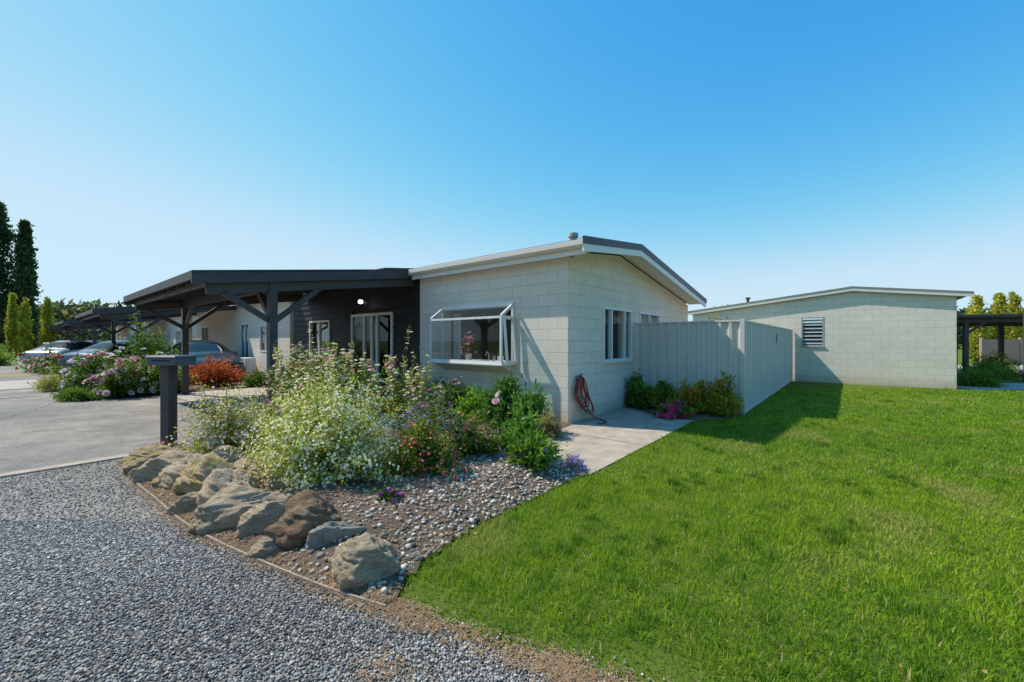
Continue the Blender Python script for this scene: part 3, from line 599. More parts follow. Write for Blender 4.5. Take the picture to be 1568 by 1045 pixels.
# roof
rf=MB(); rk=MB()
def slab(mb,xa,xb,q0,q1,t=.06):
    mb.hexa([(xa,q0,roof_z(q0)-t),(xb,q0,roof_z(q0)-t),(xb,q1,roof_z(q1)-t),(xa,q1,roof_z(q1)-t),(xa,q0,roof_z(q0)),(xb,q0,roof_z(q0)),(xb,q1,roof_z(q1)),(xa,q1,roof_z(q1))])
slab(rf,-3.95,.44,-.3,2.0); slab(rf,-3.95,.44,2.0,6.72); slab(rf,-10.8,-3.951,.05,2.0); slab(rf,-10.8,-3.951,2.0,6.72)
for qa,qb in ((-.30,2.0),(2.0,6.74)):
    rk.hexa([(.441,qa,roof_z(qa)-.085),(.475,qa,roof_z(qa)-.085),(.475,qb,roof_z(qb)-.085),(.441,qb,roof_z(qb)-.085),(.441,qa,roof_z(qa)+.035),(.475,qa,roof_z(qa)+.035),(.475,qb,roof_z(qb)+.035),(.441,qb,roof_z(qb)+.035)])
rf.build('roof',M_darkmetal,H1); rk.build('rake_capping',M_rake,H1)
fa=MB()
for qa,qb in ((-.29,2.0),(2.0,6.7)):
    fa.hexa([(.432,qa,roof_z(qa)-.20),(.462,qa,roof_z(qa)-.20),(.462,qb,roof_z(qb)-.20),(.432,qb,roof_z(qb)-.20),(.432,qa,roof_z(qa)-.086),(.462,qa,roof_z(qa)-.086),(.462,qb,roof_z(qb)-.086),(.432,qb,roof_z(qb)-.086)])
    fa.hexa([(.0,max(qa,-.25),roof_z(qa)-.10),(.431,max(qa,-.25),roof_z(qa)-.10),(.431,qb,roof_z(qb)-.10),(.0,qb,roof_z(qb)-.10),(.0,max(qa,-.25),roof_z(qa)-.085),(.431,max(qa,-.25),roof_z(qa)-.085),(.431,qb,roof_z(qb)-.085),(.0,qb,roof_z(qb)-.085)])
fa.box(-3.94,.431,-.20,-.18,2.77,2.90)
fa.box(-3.94,.42,-.179,-.001,2.822,2.84)
fa.build('barge_boards_and_soffit',M_white,H1)
gu=MB(); gu.prism([(-3.95,-.202,2.86),(-3.95,-.27,2.86),(-3.95,-.305,2.90),(-3.95,-.305,2.975),(-3.95,-.295,2.985),(-3.95,-.202,2.985)],(4.40,0,0)); gu.build('gutter',M_cream,H1)
vp=MB(); vp.cyl((.0-.35,.75,3.0),(-.35,.75,3.33),.07,n=16); vp.cyl((-.35,.75,3.33),(-.35,.75,3.40),.095,n=16); vp.build('roof_vent',simple('vent_metal',(.55,.5,.42),(.4,.37,.33),rough=.5),H1)
lm=MB(); lm.cyl((-6.2,.04,2.42),(-6.2,-.08,2.42),.05); lm.build('door_lamp_base',M_white,H1)
me=bpy.data.meshes.new('door_lamp_globe')
bm=bmesh.new(); bmesh.ops.create_uvsphere(bm,u_segments=16,v_segments=10,radius=.055); bm.to_mesh(me); bm.free()
m,nt,b=new_mat('lit_lamp_glass'); b.inputs['Emission Color'].default_value=(1,.9,.75,1); b.inputs['Emission Strength'].default_value=4; me.materials.append(m)
o=bpy.data.objects.new('door_lamp_globe',me); COL.objects.link(o); o.parent=H1; o.location=(-6.2,-.13,2.42)
# ---------------------------------------------------------------- carports
def carport(a0,a1,name='timber_carport'):
    E=site_empty(name); r=MB(); d=MB(); s=MB()
    def cz(q): return 3.02+q*.137
    xa,xb=-a1,-a0
    r.hexa([(xa,-4.14,cz(-4.14)-.03),(xb,-4.14,cz(-4.14)-.03),(xb,-.0,cz(0)-.03),(xa,-.0,cz(0)-.03),(xa,-4.14,cz(-4.14)),(xb,-4.14,cz(-4.14)),(xb,0,cz(0)),(xa,0,cz(0))])
    r.build('roof_sheet',M_darkmetal,E)
    s.hexa([(xa+.05,-4.08,cz(-4.08)-.05),(xb-.05,-4.08,cz(-4.08)-.05),(xb-.05,-.0,cz(0)-.05),(xa+.05,0,cz(0)-.05),(xa+.05,-4.08,cz(-4.08)-.034),(xb-.05,-4.08,cz(-4.08)-.034),(xb-.05,0,cz(0)-.034),(xa+.05,0,cz(0)-.034)])
    s.build('lining',M_soffit,E)
    for x in (xa,xb-.04):
        d.hexa([(x,-4.18,cz(-4.18)-.19),(x+.04,-4.18,cz(-4.18)-.19),(x+.04,-.02,cz(0)-.19),(x,-.02,cz(0)-.19),(x,-4.18,cz(-4.18)+.015),(x+.04,-4.18,cz(-4.18)+.015),(x+.04,-.02,cz(0)+.015),(x,-.02,cz(0)+.015)])
    d.box(xa+.041,xb-.041,-4.18,-4.14,cz(-4.18)-.12,cz(-4.18)+.012)
    d.hexa([(xa,-.9,cz(-.9)+.016),(xb+.02,-.9,cz(-.9)+.016),(xb+.02,.03,cz(0)+.016),(xa,.03,cz(0)+.016),(xa,-.9,cz(-.9)+.05),(xb+.02,-.9,cz(-.9)+.05),(xb+.02,.03,cz(0)+.04),(xa,.03,cz(0)+.04)])
    xs=[xb-.12,(xa+xb)/2,xa+.12]
    n=int((xb-xa)/.6)
    for i in range(1,n):
        x=xa+(xb-xa)*i/n; d.beam((x,-4.1,cz(-4.1)-.10),(x,-.05,cz(-.05)-.10),.045,.10)
    d.box(xa+.05,xb-.05,-3.06,-2.98,2.27,2.46)
    d.box(xa+.05,xb-.05,-4.0,-3.95,2.25,2.36)
    for x in (xs[0],xs[2]):
        d.beam((x,-3.98,cz(-3.98)-.27),(x,-.05,cz(-.05)-.27),.06,.16)
        d.box(x-.065,x+.065,-3.09,-2.96,0,2.5)
        d.beam((x,-3.02,1.72),(x,-2.2,cz(-2.2)-.33),.06,.09); d.beam((x,-3.02,1.72),(x,-3.75,cz(-3.75)-.33),.06,.09)
        sg=1 if x<-(a0+a1)/2 else -1
        d.beam((x,-3.02,1.72),(x+sg*.68,-3.02,2.34),.06,.09)
    d.build('posts_beams_fascia',M_dark,E)
carport(3.97,9.8); carport(15.6,21.4); carport(27.4,33.2); carport(39.5,45)
# ---------------------------------------------------------------- neighbouring units
def unit_house(a0,a1,dark=None):
    E=site_empty('block_house'); w_=MB(); fr=MB(); gl=MB(); cu=MB(); L=a1-a0
    ops=[(-a1+1.6,-a1+2.7,1.0,2.1),(-a0-4.6,-a0-3.7,.05,2.1),(-a0-2.6,-a0-1.5,1.0,2.0)]
    wall_open(w_,'x',-a1,-a0,-.05,2.82,0,.19,ops)
    wall_open(w_,'y',.19,6.4,-.05,2.4,-a0-.19,-a0,[]); w_.prism([(-a0,.19,2.4),(-a0,6.4,2.4),(-a0,6.4,roof_z(6.4)-.13),(-a0,2,3.14),(-a0,.19,roof_z(.19)-.13)],(-.19,0,0))
    wall_open(w_,'y',.19,6.4,-.05,2.4,-a1,-a1+.19,[]); wall_open(w_,'x',-a1,-a0,-.05,2.4,6.41,6.6,[])
    w_.build('walls',M_block,E)
    for o in ops: window(fr,gl,'x',*o,-.015,.06,.03,bars=((o[0]+o[1])/2,),w=.06)
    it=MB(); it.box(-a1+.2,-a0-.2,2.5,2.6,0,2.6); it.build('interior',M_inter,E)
    fr.build('window_frames',M_white,E); gl.build('window_glass',M_glass,E)
    r=MB(); slab(r,-a1-.3,-a0+.3,-.3,2.0); slab(r,-a1-.3,-a0+.3,2,6.7); r.build('roof',M_darkmetal,E)
    f=MB(); f.box(-a1-.3,-a0+.3,-.36,-.301,2.79,2.98); f.box(-a1-.25,-a0+.25,-.3,0,2.822,2.84); f.build('fascia',M_white,E)
    p=MB(); p.cyl((-a0-1.2,-.04,0),(-a0-1.2,-.04,2.8),.04); p.build('downpipe',M_white,E)
unit_house(10.75,22.3); unit_house(23,34.5); unit_house(35.5,47)
ac=MB(); E=site_empty('heat_pump_unit'); ac.box(-14.1,-13.3,-.48,-.14,.12,.78); ac.box(-14.0,-13.9,-.46,-.16,.0,.12); ac.box(-13.5,-13.4,-.46,-.16,.0,.12); ac.build('case',M_white,E,.02)
ag=MB(); 
for i in range(8): ag.box(-14.05,-13.6,-.495,-.485,.2+i*.065,.23+i*.065)
ag.cyl((-13.8,-.482,.45),(-13.8,-.492,.45),.25,n=24); ag.build('fan_grille',M_dark,E)
# ---------------------------------------------------------------- metal fence
FE=site_empty('metal_fence'); fp=MB(); fq=MB()
X1=2.065;Q0=2.867;Q1=11.33
def ribbed(mb,axis,u0,u1,t,out,z0,z1,pitch=.19):
    pts=[];u=u0
    while u<u1-.001:
        for du,o in ((0,0),(pitch*.55,0),(pitch*.64,1),(pitch*.90,1),(pitch,0)):
            uu=min(u+du,u1); pts.append((uu,t+out*.034*o))
        u+=pitch
    for p,q in zip(pts[:-1],pts[1:]):
        if q[0]-p[0]<1e-5: continue
        if axis=='x': mb.poly([(p[0],p[1],z0),(q[0],q[1],z0),(q[0],q[1],z1),(p[0],p[1],z1)])
        else: mb.poly([(p[1],p[0],z0),(q[1],q[0],z0),(q[1],q[0],z1),(p[1],p[0],z1)])
ribbed(fp,'x',.01,X1-.03,Q0,-1,.04,1.78); ribbed(fp,'y',Q0+.03,Q1,X1,1,.04,1.78,.255)
fq.box(0.005,X1-.035,Q0-.039,Q0+.03,1.765,1.80); fq.box(.005,X1-.035,Q0-.040,Q0+.03,.03,.08)
fq.box(X1-.03,X1+.040,Q0+.032,Q1,1.765,1.80); fq.box(X1-.03,X1+.040,Q0+.032,Q1,.03,.08)
for q in [Q0]+[Q0+2.1*i for i in range(1,5)]: fq.box(X1-.032,X1+.046,q-.042,q+.03,0,1.815)
fp.build('ribbed_panels',M_fence,FE); fq.build('posts_and_rails',M_fence,FE,.004)
gt=MB()
for q in (Q0+2.07+.08,Q0+4.2+.08): gt.box(X1+.001,X1+.037,q,q+.012,.085,1.76)
gt.box(X1+.047,X1+.059,Q0+4.3,Q0+4.38,1.35,1.6); gt.build('gate_gaps_and_latch',M_dark,FE)
# ---------------------------------------------------------------- second house (right)
H2=site_empty('block_house')
XL,XR,XM=-1.2,6.02,3.7; Y0=11.37; Y1=22
def r2(x): return 3.14-(x-XM)*.138 if x>XM else 3.14-(XM-x)*.114
w2=MB(); lv=(2.35,2.97,1.23,2.21)
wall_open(w2,'x',XL,XR,-.05,2.5,Y0,Y0+.19,[lv])
w2.prism([(XL,Y0,2.5),(XR,Y0,2.5),(XR,Y0,r2(XR)-.06),(XM,Y0,3.08),(XL,Y0,r2(XL)-.06)],(0,.19,0))
w2.box(XR-.19,XR,Y0+.191,Y1,-.05,2.7); w2.box(XL,XL+.19,Y0+.191,Y1,-.05,2.4); w2.box(XL,XR,Y1,Y1+.19,-.05,2.4); w2.build('walls',M_block,H2)
r_=MB()
for xa,xb in ((XL-.3,XM),(XM,XR+.32)):
    r_.hexa([(xa,Y0-.1,r2(xa)-.05),(xb,Y0-.1,r2(xb)-.05),(xb,Y1+.2,r2(xb)-.05),(xa,Y1+.2,r2(xa)-.05),(xa,Y0-.1,r2(xa)),(xb,Y0-.1,r2(xb)),(xb,Y1+.2,r2(xb)),(xa,Y1+.2,r2(xa))])
r_.build('roof',simple('grey_roof_steel',(.22,.22,.22),(.17,.17,.17),rough=.5),H2)
b_=MB(); b2_=MB()
for xa,xb in ((XL-.3,XM),(XM,XR+.32)):
    b_.hexa([(xa,Y0-.13,r2(xa)-.13),(xb,Y0-.13,r2(xb)-.13),(xb,Y0-.101,r2(xb)-.13),(xa,Y0-.101,r2(xa)-.13),(xa,Y0-.13,r2(xa)-.03),(xb,Y0-.13,r2(xb)-.03),(xb,Y0-.101,r2(xb)-.03),(xa,Y0-.101,r2(xa)-.03)])
    b2_.hexa([(xa,Y0-.14,r2(xa)-.029),(xb,Y0-.14,r2(xb)-.029),(xb,Y0-.101,r2(xb)-.029),(xa,Y0-.101,r2(xa)-.029),(xa,Y0-.14,r2(xa)+.02),(xb,Y0-.14,r2(xb)+.02),(xb,Y0-.101,r2(xb)+.02),(xa,Y0-.101,r2(xa)+.02)])
b_.build('barge_board',M_cream,H2); b2_.build('barge_capping',simple('grey_capping',(.30,.29,.28),(.25,.24,.23),rough=.5,bs=0),H2)
lf=MB();lg=MB(); window(lf,lg,'x',*lv,Y0-.01,Y0+.07,Y0+.12,w=.04)
for i in range(7):
    zz_=1.30+i*.125; lf.hexa([(2.39,Y0+.0,zz_),(2.93,Y0+.0,zz_),(2.93,Y0+.07,zz_+.07),(2.39,Y0+.07,zz_+.07),(2.39,Y0+.0,zz_+.008),(2.93,Y0+.0,zz_+.008),(2.93,Y0+.07,zz_+.078),(2.39,Y0+.07,zz_+.078)])
lf.box(2.33,2.99,Y0-.04,Y0-.001,1.19,1.228)
lf.build('louvre_window',simple('louvre_grey',(.42,.43,.42),(.36,.37,.36),rough=.3),H2); lg.build('louvre_glass',M_glass,H2)
v2=MB(); v2.cyl((.4,Y0+2,2.6),(.4,Y0+2,3.12),.05); v2.cyl((.4,Y0+2,3.12),(.4,Y0+2,3.19),.09); v2.build('roof_vent',M_dark,H2)
# ---------------------------------------------------------------- right carport & beyond
RC=empty('timber_carport',(17.6,16.2,0),math.radians(-18)); d=MB()
d.box(-.6,9,-.3,6,2.30,2.42)
for x in (.2,3.0,6):
    for y in (0,2.8,5.6): d.box(x-.07,x+.07,y-.07,y+.07,0,2.2)
for y in (0,2.8,5.6): d.box(-.6,9,y-.04,y+.04,2.12,2.298)
for x in (.2,3.0,6): d.beam((x,.0,1.65),(x+.6,.0,2.15),.06,.09); d.beam((x,0,1.65),(x-.6,0,2.15),.06,.09); d.beam((x,5.6,1.65),(x+.6,5.6,2.15),.06,.09)
d.build('frame_and_roof',M_dark,RC,.01)
dk=MB(); dk.box(0,.12,-.06,.06,0,2.45); dk.box(-.02,.14,-.08,.08,0,.12); dk.build('post',M_dark,empty('timber_post',(17.4,13.95,0)))
fw=MB(); fw.box(0,16,0,.08,0,1.5)
for i in range(9): fw.box(i*2-.06,i*2+.06,-.04,.12,0,1.6)
fw.build('palings',M_soffit,empty('paling_fence',(28,24.5,0),math.radians(-8)))
def gshrub(name,x,y,*a,**k): return bush(name,x,y,0,*a,**k)
gshrub('green_shrub',14.3,12.7,.7,.5,.5,70,3500,.09,.035,[(.12,.19,.04),(.09,.15,.03)],.06)
gshrub('green_shrub',17.6,15.2,1.0,.7,.75,60,2500,.12,.05,[(.10,.17,.04)],.08)
gshrub('golden_shrub',20.0,17.0,.9,.7,1.0,60,2200,.12,.05,[(.22,.2,.05),(.16,.14,.04)],.08)
sheet('side_road',[(16,18.5),(60,10),(60,23),(22,24)],.01,M_lconc)
# ---------------------------------------------------------------- trees
M_bark=simple('bark',(.10,.08,.06),(.06,.05,.04),rough=.95)
def column_tree(name,x,y,h,r,n,L,Wd,cols,trunk_h=.06,nl=26,prof=None):
    E=empty(name,(x,y,0)); t=MB(); t.cyl((0,0,0),(0,0,h*.9),r*.13,r*.02,8)
    cl=[]
    for i in range(nl*5):
        z=rng.uniform(trunk_h,.99); pr=(math.sin(math.pi*min(1,(z*.92+.10))**.75)**.6) if prof is None else prof(z)
        th=rng.uniform(0,6.283); rr=r*pr*math.sqrt(rng.uniform(.15,1)); cl.append((rr*math.cos(th),rr*math.sin(th),z*h,r*.24*(.35+pr)))
        if i%4==0: t.cyl((0,0,max(0,z*h-.9*rr*2)),(rr*math.cos(th),rr*math.sin(th),z*h),r*.035,r*.01,5)
    t.build('trunk_and_limbs',M_bark,E)
    cl=np.array(cl); i=rng.integers(0,len(cl),n); P=cl[i,:3]+rng.normal(size=(n,3))*cl[i,3:4]*np.array([[.7,.7,1.3]]); P[:,2]=np.clip(P[:,2],.05,h)
    D=unit(rng.normal(0,.5,(n,3))+np.array([0,0,.9])); V=leafquads(P,D,rng.uniform(.6,1.2,n)*L,rng.uniform(.6,1.2,n)*Wd)
    c=pick(cols,n)*rng.uniform(.65,1.3,len(cl))[i][:,None]
    make_mesh('crown_leaves',V.reshape(-1,3),[np.arange(4*n).reshape(-1,4)],M_leaf,np.repeat(c,4,axis=0),parent=E)
PG=[(.07,.12,.045),(.10,.155,.05),(.05,.09,.035)]
pf=lambda z: min(1,(z+.08)*3.5)*max(0,(1-z))**.5
column_tree('poplar_tree',-55.7,44.5,16.2,1.75,7000,.45,.26,PG,prof=pf,nl=34); column_tree('poplar_tree',-53.3,45,14.3,1.15,5500,.45,.26,PG,prof=pf,nl=34)
GC=[(.50,.47,.05),(.60,.55,.07),(.34,.37,.045)]
for x,y,h,r in [(-36.4,30,4.8,.36),(-35.5,30,4.5,.36),(-33.9,30,4.5,.42)]:
    column_tree('golden_conifer',x,y,h,r,6000,.16,.07,GC,trunk_h=.02,prof=lambda z:min(1,(z+.1)*3)*(1-z)**.45,nl=30)
for i in range(9):
    x=31.2+i*1.4; column_tree('golden_conifer',x,28-.2*i+rng.uniform(-.4,.4),4.3+rng.uniform(-.4,.5),.62,3200,.2,.09,GC,trunk_h=.02,nl=18,prof=lambda z:min(1,(z+.1)*3)*(1-z)**.5)
def tree_mass(name,pts,hmin,hmax,n,L,cols):
    P=np.array(pts,float); k=len(P)-1; i=rng.integers(0,k,n); t=rng.uniform(size=n)[:,None]; XY=P[i]*(1-t)+P[i+1]*t
    u=(i+t[:,0])/k*40
    hh=hmin+(hmax-hmin)*np.clip(.5+.3*np.sin(u*1.3)+.2*np.sin(u*3.1+1)+.12*np.sin(u*8),0,1)
    Z=hh*rng.uniform(0,1,n)**.6; XY=XY+rng.normal(0,2.5,(n,2))
    D=unit(rng.normal(0,.7,(n,3))+np.array([0,0,.4])); V=leafquads(np.stack([XY[:,0],XY[:,1],Z],1),D,rng.uniform(.6,1.3,n)*L,rng.uniform(.6,1.2,n)*L*.6)
    c=pick(cols,n)*(.7+.5*(np.sin(u*5)>0))[:,None]
    make_mesh(name,V.reshape(-1,3),[np.arange(4*n).reshape(-1,4)],M_leaf,np.repeat(c,4,axis=0))
tree_mass('distant_trees',[(-150,95),(-115,98),(-90,100),(-70,105)],6,10.5,14000,1.5,[(.07,.11,.04),(.12,.15,.05),(.18,.16,.06)])
tree_mass('distant_trees',[(-75,55),(-60,58),(-45,60)],2.5,4.4,6000,.7,[(.08,.12,.045),(.13,.17,.05)])
tree_mass('distant_trees',[(75,75),(110,80),(150,80)],3,7,6000,1.6,[(.07,.11,.04),(.12,.15,.05)])
tree_mass('distant_trees',[(-60,-8),(-30,-28),(10,-32),(45,-20)],4,8,9000,1.6,[(.05,.09,.03),(.08,.12,.04)])  # unseen mass behind the camera, added to replace bright horizon in window reflections
hm=simple('hill_scrub',(.12,.15,.13),(.17,.19,.17),rough=1,scale=.01,bs=0)
def hill(name,x0,x1,y,hs,seed):
    n=60; V=[];F=[]
    for i in range(n+1):
        x=x0+(x1-x0)*i/n; t=i/n; h=hs*(math.sin(math.pi*t)**.6)*(.75+.35*noise.noise(Vector((t*4+seed,0,0)))+.08*noise.noise(Vector((t*20+seed,0,0))))
        V+=[(x,y-150,0),(x,y,h),(x,y+400,0)]
    for i in range(n):
        k=i*3; F+=[(k,k+3,k+4,k+1),(k+1,k+4,k+5,k+2)]
    make_mesh(name,V,[F],hm,smooth=True)
hill('hills',-1400,-500,700,72,1); hill('hills',600,1900,700,85,5)
# ---------------------------------------------------------------- cars
def car_paint(name,c):
    m,nt,b=new_mat(name); v=coord(nt); link(nt,ramp(nt,noise_node(nt,v,3),[(.3,c),(.7,tuple(x*.9 for x in c))]),b.inputs['Base Color'])
    b.inputs['Metallic'].default_value=.2; b.inputs['Roughness'].default_value=.28; b.inputs['Coat Weight'].default_value=.6; return m
m,nt,b=new_mat('car_window_glass'); b.inputs['Base Color'].default_value=(.012,.016,.018,1); b.inputs['Roughness'].default_value=.05; M_cg=m
M_red=simple('tail_lamp',(.5,.01,.01),(.4,.01,.01),rough=.2,bs=0)
def car(x,y,rz,paint,L=4.3,Hc=1.46):
    E=empty('parked_car',(x,y,0),rz)
    st=[(-.5,.42,.60,.72,None),(-.485,.25,.80,.80,None),(-.42,.2,.92,.84,None),(-.33,.2,.95,.86,(.98,.70)),(-.20,.2,.95,.87,(Hc-.06,.62)),(-.02,.2,.94,.87,(Hc,.63)),(.12,.2,.94,.87,(Hc-.08,.61)),(.26,.2,.93,.86,(.98,.68)),(.38,.2,.84,.85,None),(.47,.24,.72,.80,None),(.5,.40,.58,.70,None)]
    V=[];F=[];mi=[]
    for (t,zl,zb,w,cab) in st:
        zt,wt=(cab if cab else (zb+.03,w*.7)); yy=t*L
        V+=[(-w*.85,yy,zl),(-w,yy,zl+.18),(-w,yy,(zl+zb)/2+.08),(-w*.97,yy,zb),(-wt,yy,zt),(0,yy,zt+.02),(wt,yy,zt),(w*.97,yy,zb),(w,yy,(zl+zb)/2+.08),(w,yy,zl+.18),(w*.85,yy,zl)]
    K=11
    for i in range(len(st)-1):
        c0=st[i][4];c1=st[i+1][4]
        for j in range(K):
            j2=(j+1)%K; F.append((i*K+j,i*K+j2,(i+1)*K+j2,(i+1)*K+j))
            glass=(j in (3,6) and c0 and c1) or (j in (4,5) and c0 and c1 and (c0[0]<1.1 or c1[0]<1.1)); mi.append(1 if glass else 0)
    F.append(tuple(range(K))[::-1]); mi.append(0); n=(len(st)-1)*K; F.append(tuple(range(n,n+K))); mi.append(0)
    me=bpy.data.meshes.new('body'); me.from_pydata(V,[],F); me.materials.append(paint); me.materials.append(M_cg)
    for p,k in zip(me.polygons,mi): p.material_index=k; p.use_smooth=True
    bm=bmesh.new(); bm.from_mesh(me); bmesh.ops.recalc_face_normals(bm,faces=bm.faces); bm.to_mesh(me); bm.free()
    o=bpy.data.objects.new('body',me); COL.objects.link(o); o.parent=E; sm=o.modifiers.new('s','SUBSURF'); sm.levels=2; sm.render_levels=2
    wh=MB(); hb=MB()
    for yy in (-.31*L,.31*L):
        for s in (-1,1): wh.cyl((s*.70,yy,.31),(s*.89,yy,.31),.31,n=24); hb.cyl((s*.885,yy,.31),(s*.90,yy,.31),.19,n=10)
    wh.build('tyres',M_tyre,E,.02); hb.build('wheel_rims',M_chrome,E)
    li=MB(); li.box(-.78,-.5,-.492*L,-.46*L,.66,.8); li.box(.5,.78,-.492*L,-.46*L,.66,.8); li.build('tail_lamps',M_red,E,.01)
    pl=MB(); pl.box(-.25,.25,-.505*L,-.49*L,.5,.62); pl.box(-.75,-.48,.44*L,.475*L,.6,.7); pl.box(.48,.75,.44*L,.475*L,.6,.7); pl.build('plate_and_headlamps',M_white,E,.01)
    mr=MB(); mr.box(-1.0,-.84,.14*L,.17*L,.9,1.02); mr.box(.84,1.0,.14*L,.17*L,.9,1.02); mr.build('mirrors',paint,E,.01)
x,y=W(14.5,-1.55); car(x,y,ANG-math.pi/2,car_paint('teal_car_paint',(.015,.055,.075)))
car(-17.6,18.8,ANG+.6,car_paint('blue_car_paint',(.008,.025,.08)))
car(-23.4,22.0,ANG+.9,car_paint('silver_car_paint',(.36,.37,.38)))
car(-28.0,27.5,ANG+.6,car_paint('grey_car_paint',(.06,.06,.065)))
# ---------------------------------------------------------------- letterbox
LBX=empty('letterbox',(-4.42,5.30,0),math.radians(-8)); p=MB(); p.box(-.062,.062,-.062,.062,0,1.09); p.box(-.075,.075,-.075,.075,0,.06); p.build('post',M_dark,LBX,.006)
bx=MB(); bx.box(-.16,.25,-.15,.15,1.095,1.19); bx.hexa([(-.18,-.17,1.192),(.27,-.17,1.192),(.27,.17,1.192),(-.18,.17,1.192),(-.16,-.15,1.215),(.25,-.15,1.215),(.25,.15,1.215),(-.16,.15,1.215)])
bx.build('box',simple('letterbox_paint',(.10,.13,.15),(.08,.10,.12),rough=.45,bs=0),LBX,.006)
sl=MB(); sl.box(-.08,.17,-.156,-.1505,1.145,1.16); sl.build('slot',M_tyre,LBX)
# ---------------------------------------------------------------- hose
HE=site_empty('garden_hose')
def hosecurve(nm,ks,mat):
    cu=bpy.data.curves.new(nm,'CURVE'); cu.dimensions='3D'; cu.bevel_depth=.011; cu.bevel_resolution=3
    for k in ks:
        sp=cu.splines.new('NURBS'); n=14; sp.points.add(n-1); sp.use_cyclic_u=True
        ry=.10+.014*k; rz=.21+.022*k+random.uniform(-.02,.02); cy=.28+random.uniform(-.03,.03)
        for i in range(n):
            t=2*math.pi*i/n; yy=cy+ry*math.cos(t)*(1-.35*math.sin(t)); z_=.80-rz+rz*math.sin(t); sp.points[i].co=(.035+.012*k+.01*math.sin(3*t+k),yy+(.05*k*max(0,-math.sin(t))),max(z_,.03),1)
    cu.materials.append(mat); o=bpy.data.objects.new(nm,cu); COL.objects.link(o); o.parent=HE; return cu
cu=hosecurve('coil',[0,1,3,4,6,7],M_hose); hosecurve('green_coil',[2],M_hoseg)
sp=cu.splines.new('NURBS'); P=[(.06,.35,.5),(.1,.45,.25),(.13,.6,.03),(.3,.7,.025),(.5,.5,.025),(.4,.3,.025)]; sp.points.add(len(P)-1)
for i,pp in enumerate(P): sp.points[i].co=(*pp,1)
sp.use_endpoint_u=True
hk=MB(); hk.box(.0015,.08,.22,.34,.76,.79); hk.cyl((.0015,.30,.78),(.10,.30,.84),.018); hk.build('hook_and_tap',M_chrome,HE)
for a,q,r,h in [(4.35,-1.15,.2,.34),(7.4,-.6,.17,.3)]:
    x,y=W(a,q); E=empty('planter_pot',(x,y,.016)); p=MB(); p.cyl((0,0,0),(0,0,h),r*.75,r,24); p.cyl((0,0,h),(0,0,h+.03),r*1.08,r*1.08,24); p.build('pot',M_pot,E)
    bush('pot_plant',0,0,h+.02,.24,.24,.45,40,1200,.07,.03,G1,.03,[dict(n=12,s=.06,c=PK,t0=.9,r=2)],parent=E)
# ---------------------------------------------------------------- fallen leaves
n=420; X=rng.uniform(-3,7,n);Y=rng.uniform(1.3,7,n); k_=(in_poly(X,Y,lawn_poly)&(rng.uniform(size=n)<.45))|in_poly(X,Y,gravel_poly)&(Y<4)&(rng.uniform(size=n)<.25); X=X[k_];Y=Y[k_]
P=np.stack([X,Y,np.where(in_poly(X,Y,lawn_poly),.04,.02)],1); D=unit(np.stack([rng.normal(size=len(X)),rng.normal(size=len(X)),rng.normal(0,.2,len(X))],1))
V=leafquads(P,D,rng.uniform(.015,.035,len(X)),rng.uniform(.010,.02,len(X)))
make_mesh('fallen_leaves',V.reshape(-1,3),[np.arange(4*len(X)).reshape(-1,4)],M_leaf,np.repeat(pick([(.5,.3,.12),(.4,.22,.1),(.6,.5,.25)],len(X)),4,axis=0))
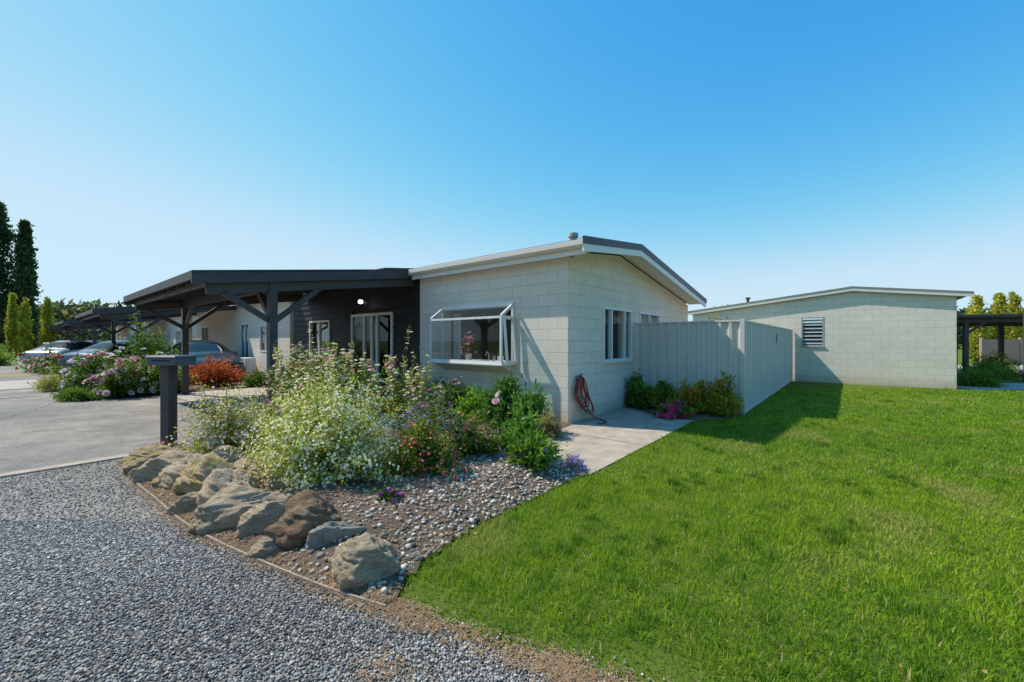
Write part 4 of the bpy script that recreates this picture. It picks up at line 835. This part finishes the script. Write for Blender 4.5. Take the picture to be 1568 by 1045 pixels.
# ---------------------------------------------------------------- light & sky
Sdir=Vector((-.770,.270,1.0)).normalized()
sun=bpy.data.lights.new('sun','SUN'); sun.energy=5.0; sun.angle=math.radians(.5); sun.color=(1,.94,.84)
so=bpy.data.objects.new('sun',sun); COL.objects.link(so); so.rotation_euler=Sdir.to_track_quat('Z','Y').to_euler(); so.location=(0,0,20)
w=bpy.data.worlds.new('World'); scene.world=w; w.use_nodes=True; nt=w.node_tree; bg=nt.nodes['Background']
sk=nt.nodes.new('ShaderNodeTexSky'); sk.sky_type='NISHITA'; sk.sun_disc=False; sk.sun_elevation=math.asin(Sdir.z); sk.sun_rotation=math.atan2(Sdir.x,Sdir.y)
sk.air_density=1.0; sk.dust_density=.15; sk.ozone_density=2.2; sk.altitude=200
SS=.14
sp=nt.nodes.new('ShaderNodeSeparateColor'); nt.links.new(sk.outputs[0],sp.inputs[0]); cbn=nt.nodes.new('ShaderNodeCombineColor')
# per-channel response curve of the sky (soft shoulder keeps the horizon pale blue rather than white)
for ch,(p_,k_,lim) in enumerate([(2.2,4.6,.60),(1.05,1.66,.84),(.45,1.30,1.04)]):
    prev=sp.outputs[ch]
    for op,val in (('MULTIPLY',SS),('POWER',p_),('MULTIPLY',k_)):
        mn=nt.nodes.new('ShaderNodeMath'); mn.operation=op; nt.links.new(prev,mn.inputs[0]); mn.inputs[1].default_value=val; prev=mn.outputs[0]
    c3=nt.nodes.new('ShaderNodeMath'); c3.operation='POWER'; nt.links.new(prev,c3.inputs[0]); c3.inputs[1].default_value=4
    ad=nt.nodes.new('ShaderNodeMath'); ad.operation='ADD'; nt.links.new(c3.outputs[0],ad.inputs[0]); ad.inputs[1].default_value=lim**4
    rt=nt.nodes.new('ShaderNodeMath'); rt.operation='POWER'; nt.links.new(ad.outputs[0],rt.inputs[0]); rt.inputs[1].default_value=1/4
    dv=nt.nodes.new('ShaderNodeMath'); dv.operation='DIVIDE'; nt.links.new(prev,dv.inputs[0]); nt.links.new(rt.outputs[0],dv.inputs[1])
    ml=nt.nodes.new('ShaderNodeMath'); ml.operation='MULTIPLY'; nt.links.new(dv.outputs[0],ml.inputs[0]); ml.inputs[1].default_value=lim/SS
    nt.links.new(ml.outputs[0],cbn.inputs[ch])
nt.links.new(cbn.outputs[0],bg.inputs['Color']); bg.inputs['Strength'].default_value=SS
# ---------------------------------------------------------------- camera
cam=bpy.data.cameras.new('camera'); cam.sensor_width=36; cam.lens=36*630/1568; cam.clip_end=6000; cam.clip_start=.05
co=bpy.data.objects.new('camera',cam); COL.objects.link(co); co.location=(0,0,1.4); co.rotation_euler=(math.pi/2,0,0); scene.camera=co
scene.view_settings.view_transform='Standard'; scene.view_settings.look='None'; scene.view_settings.exposure=0
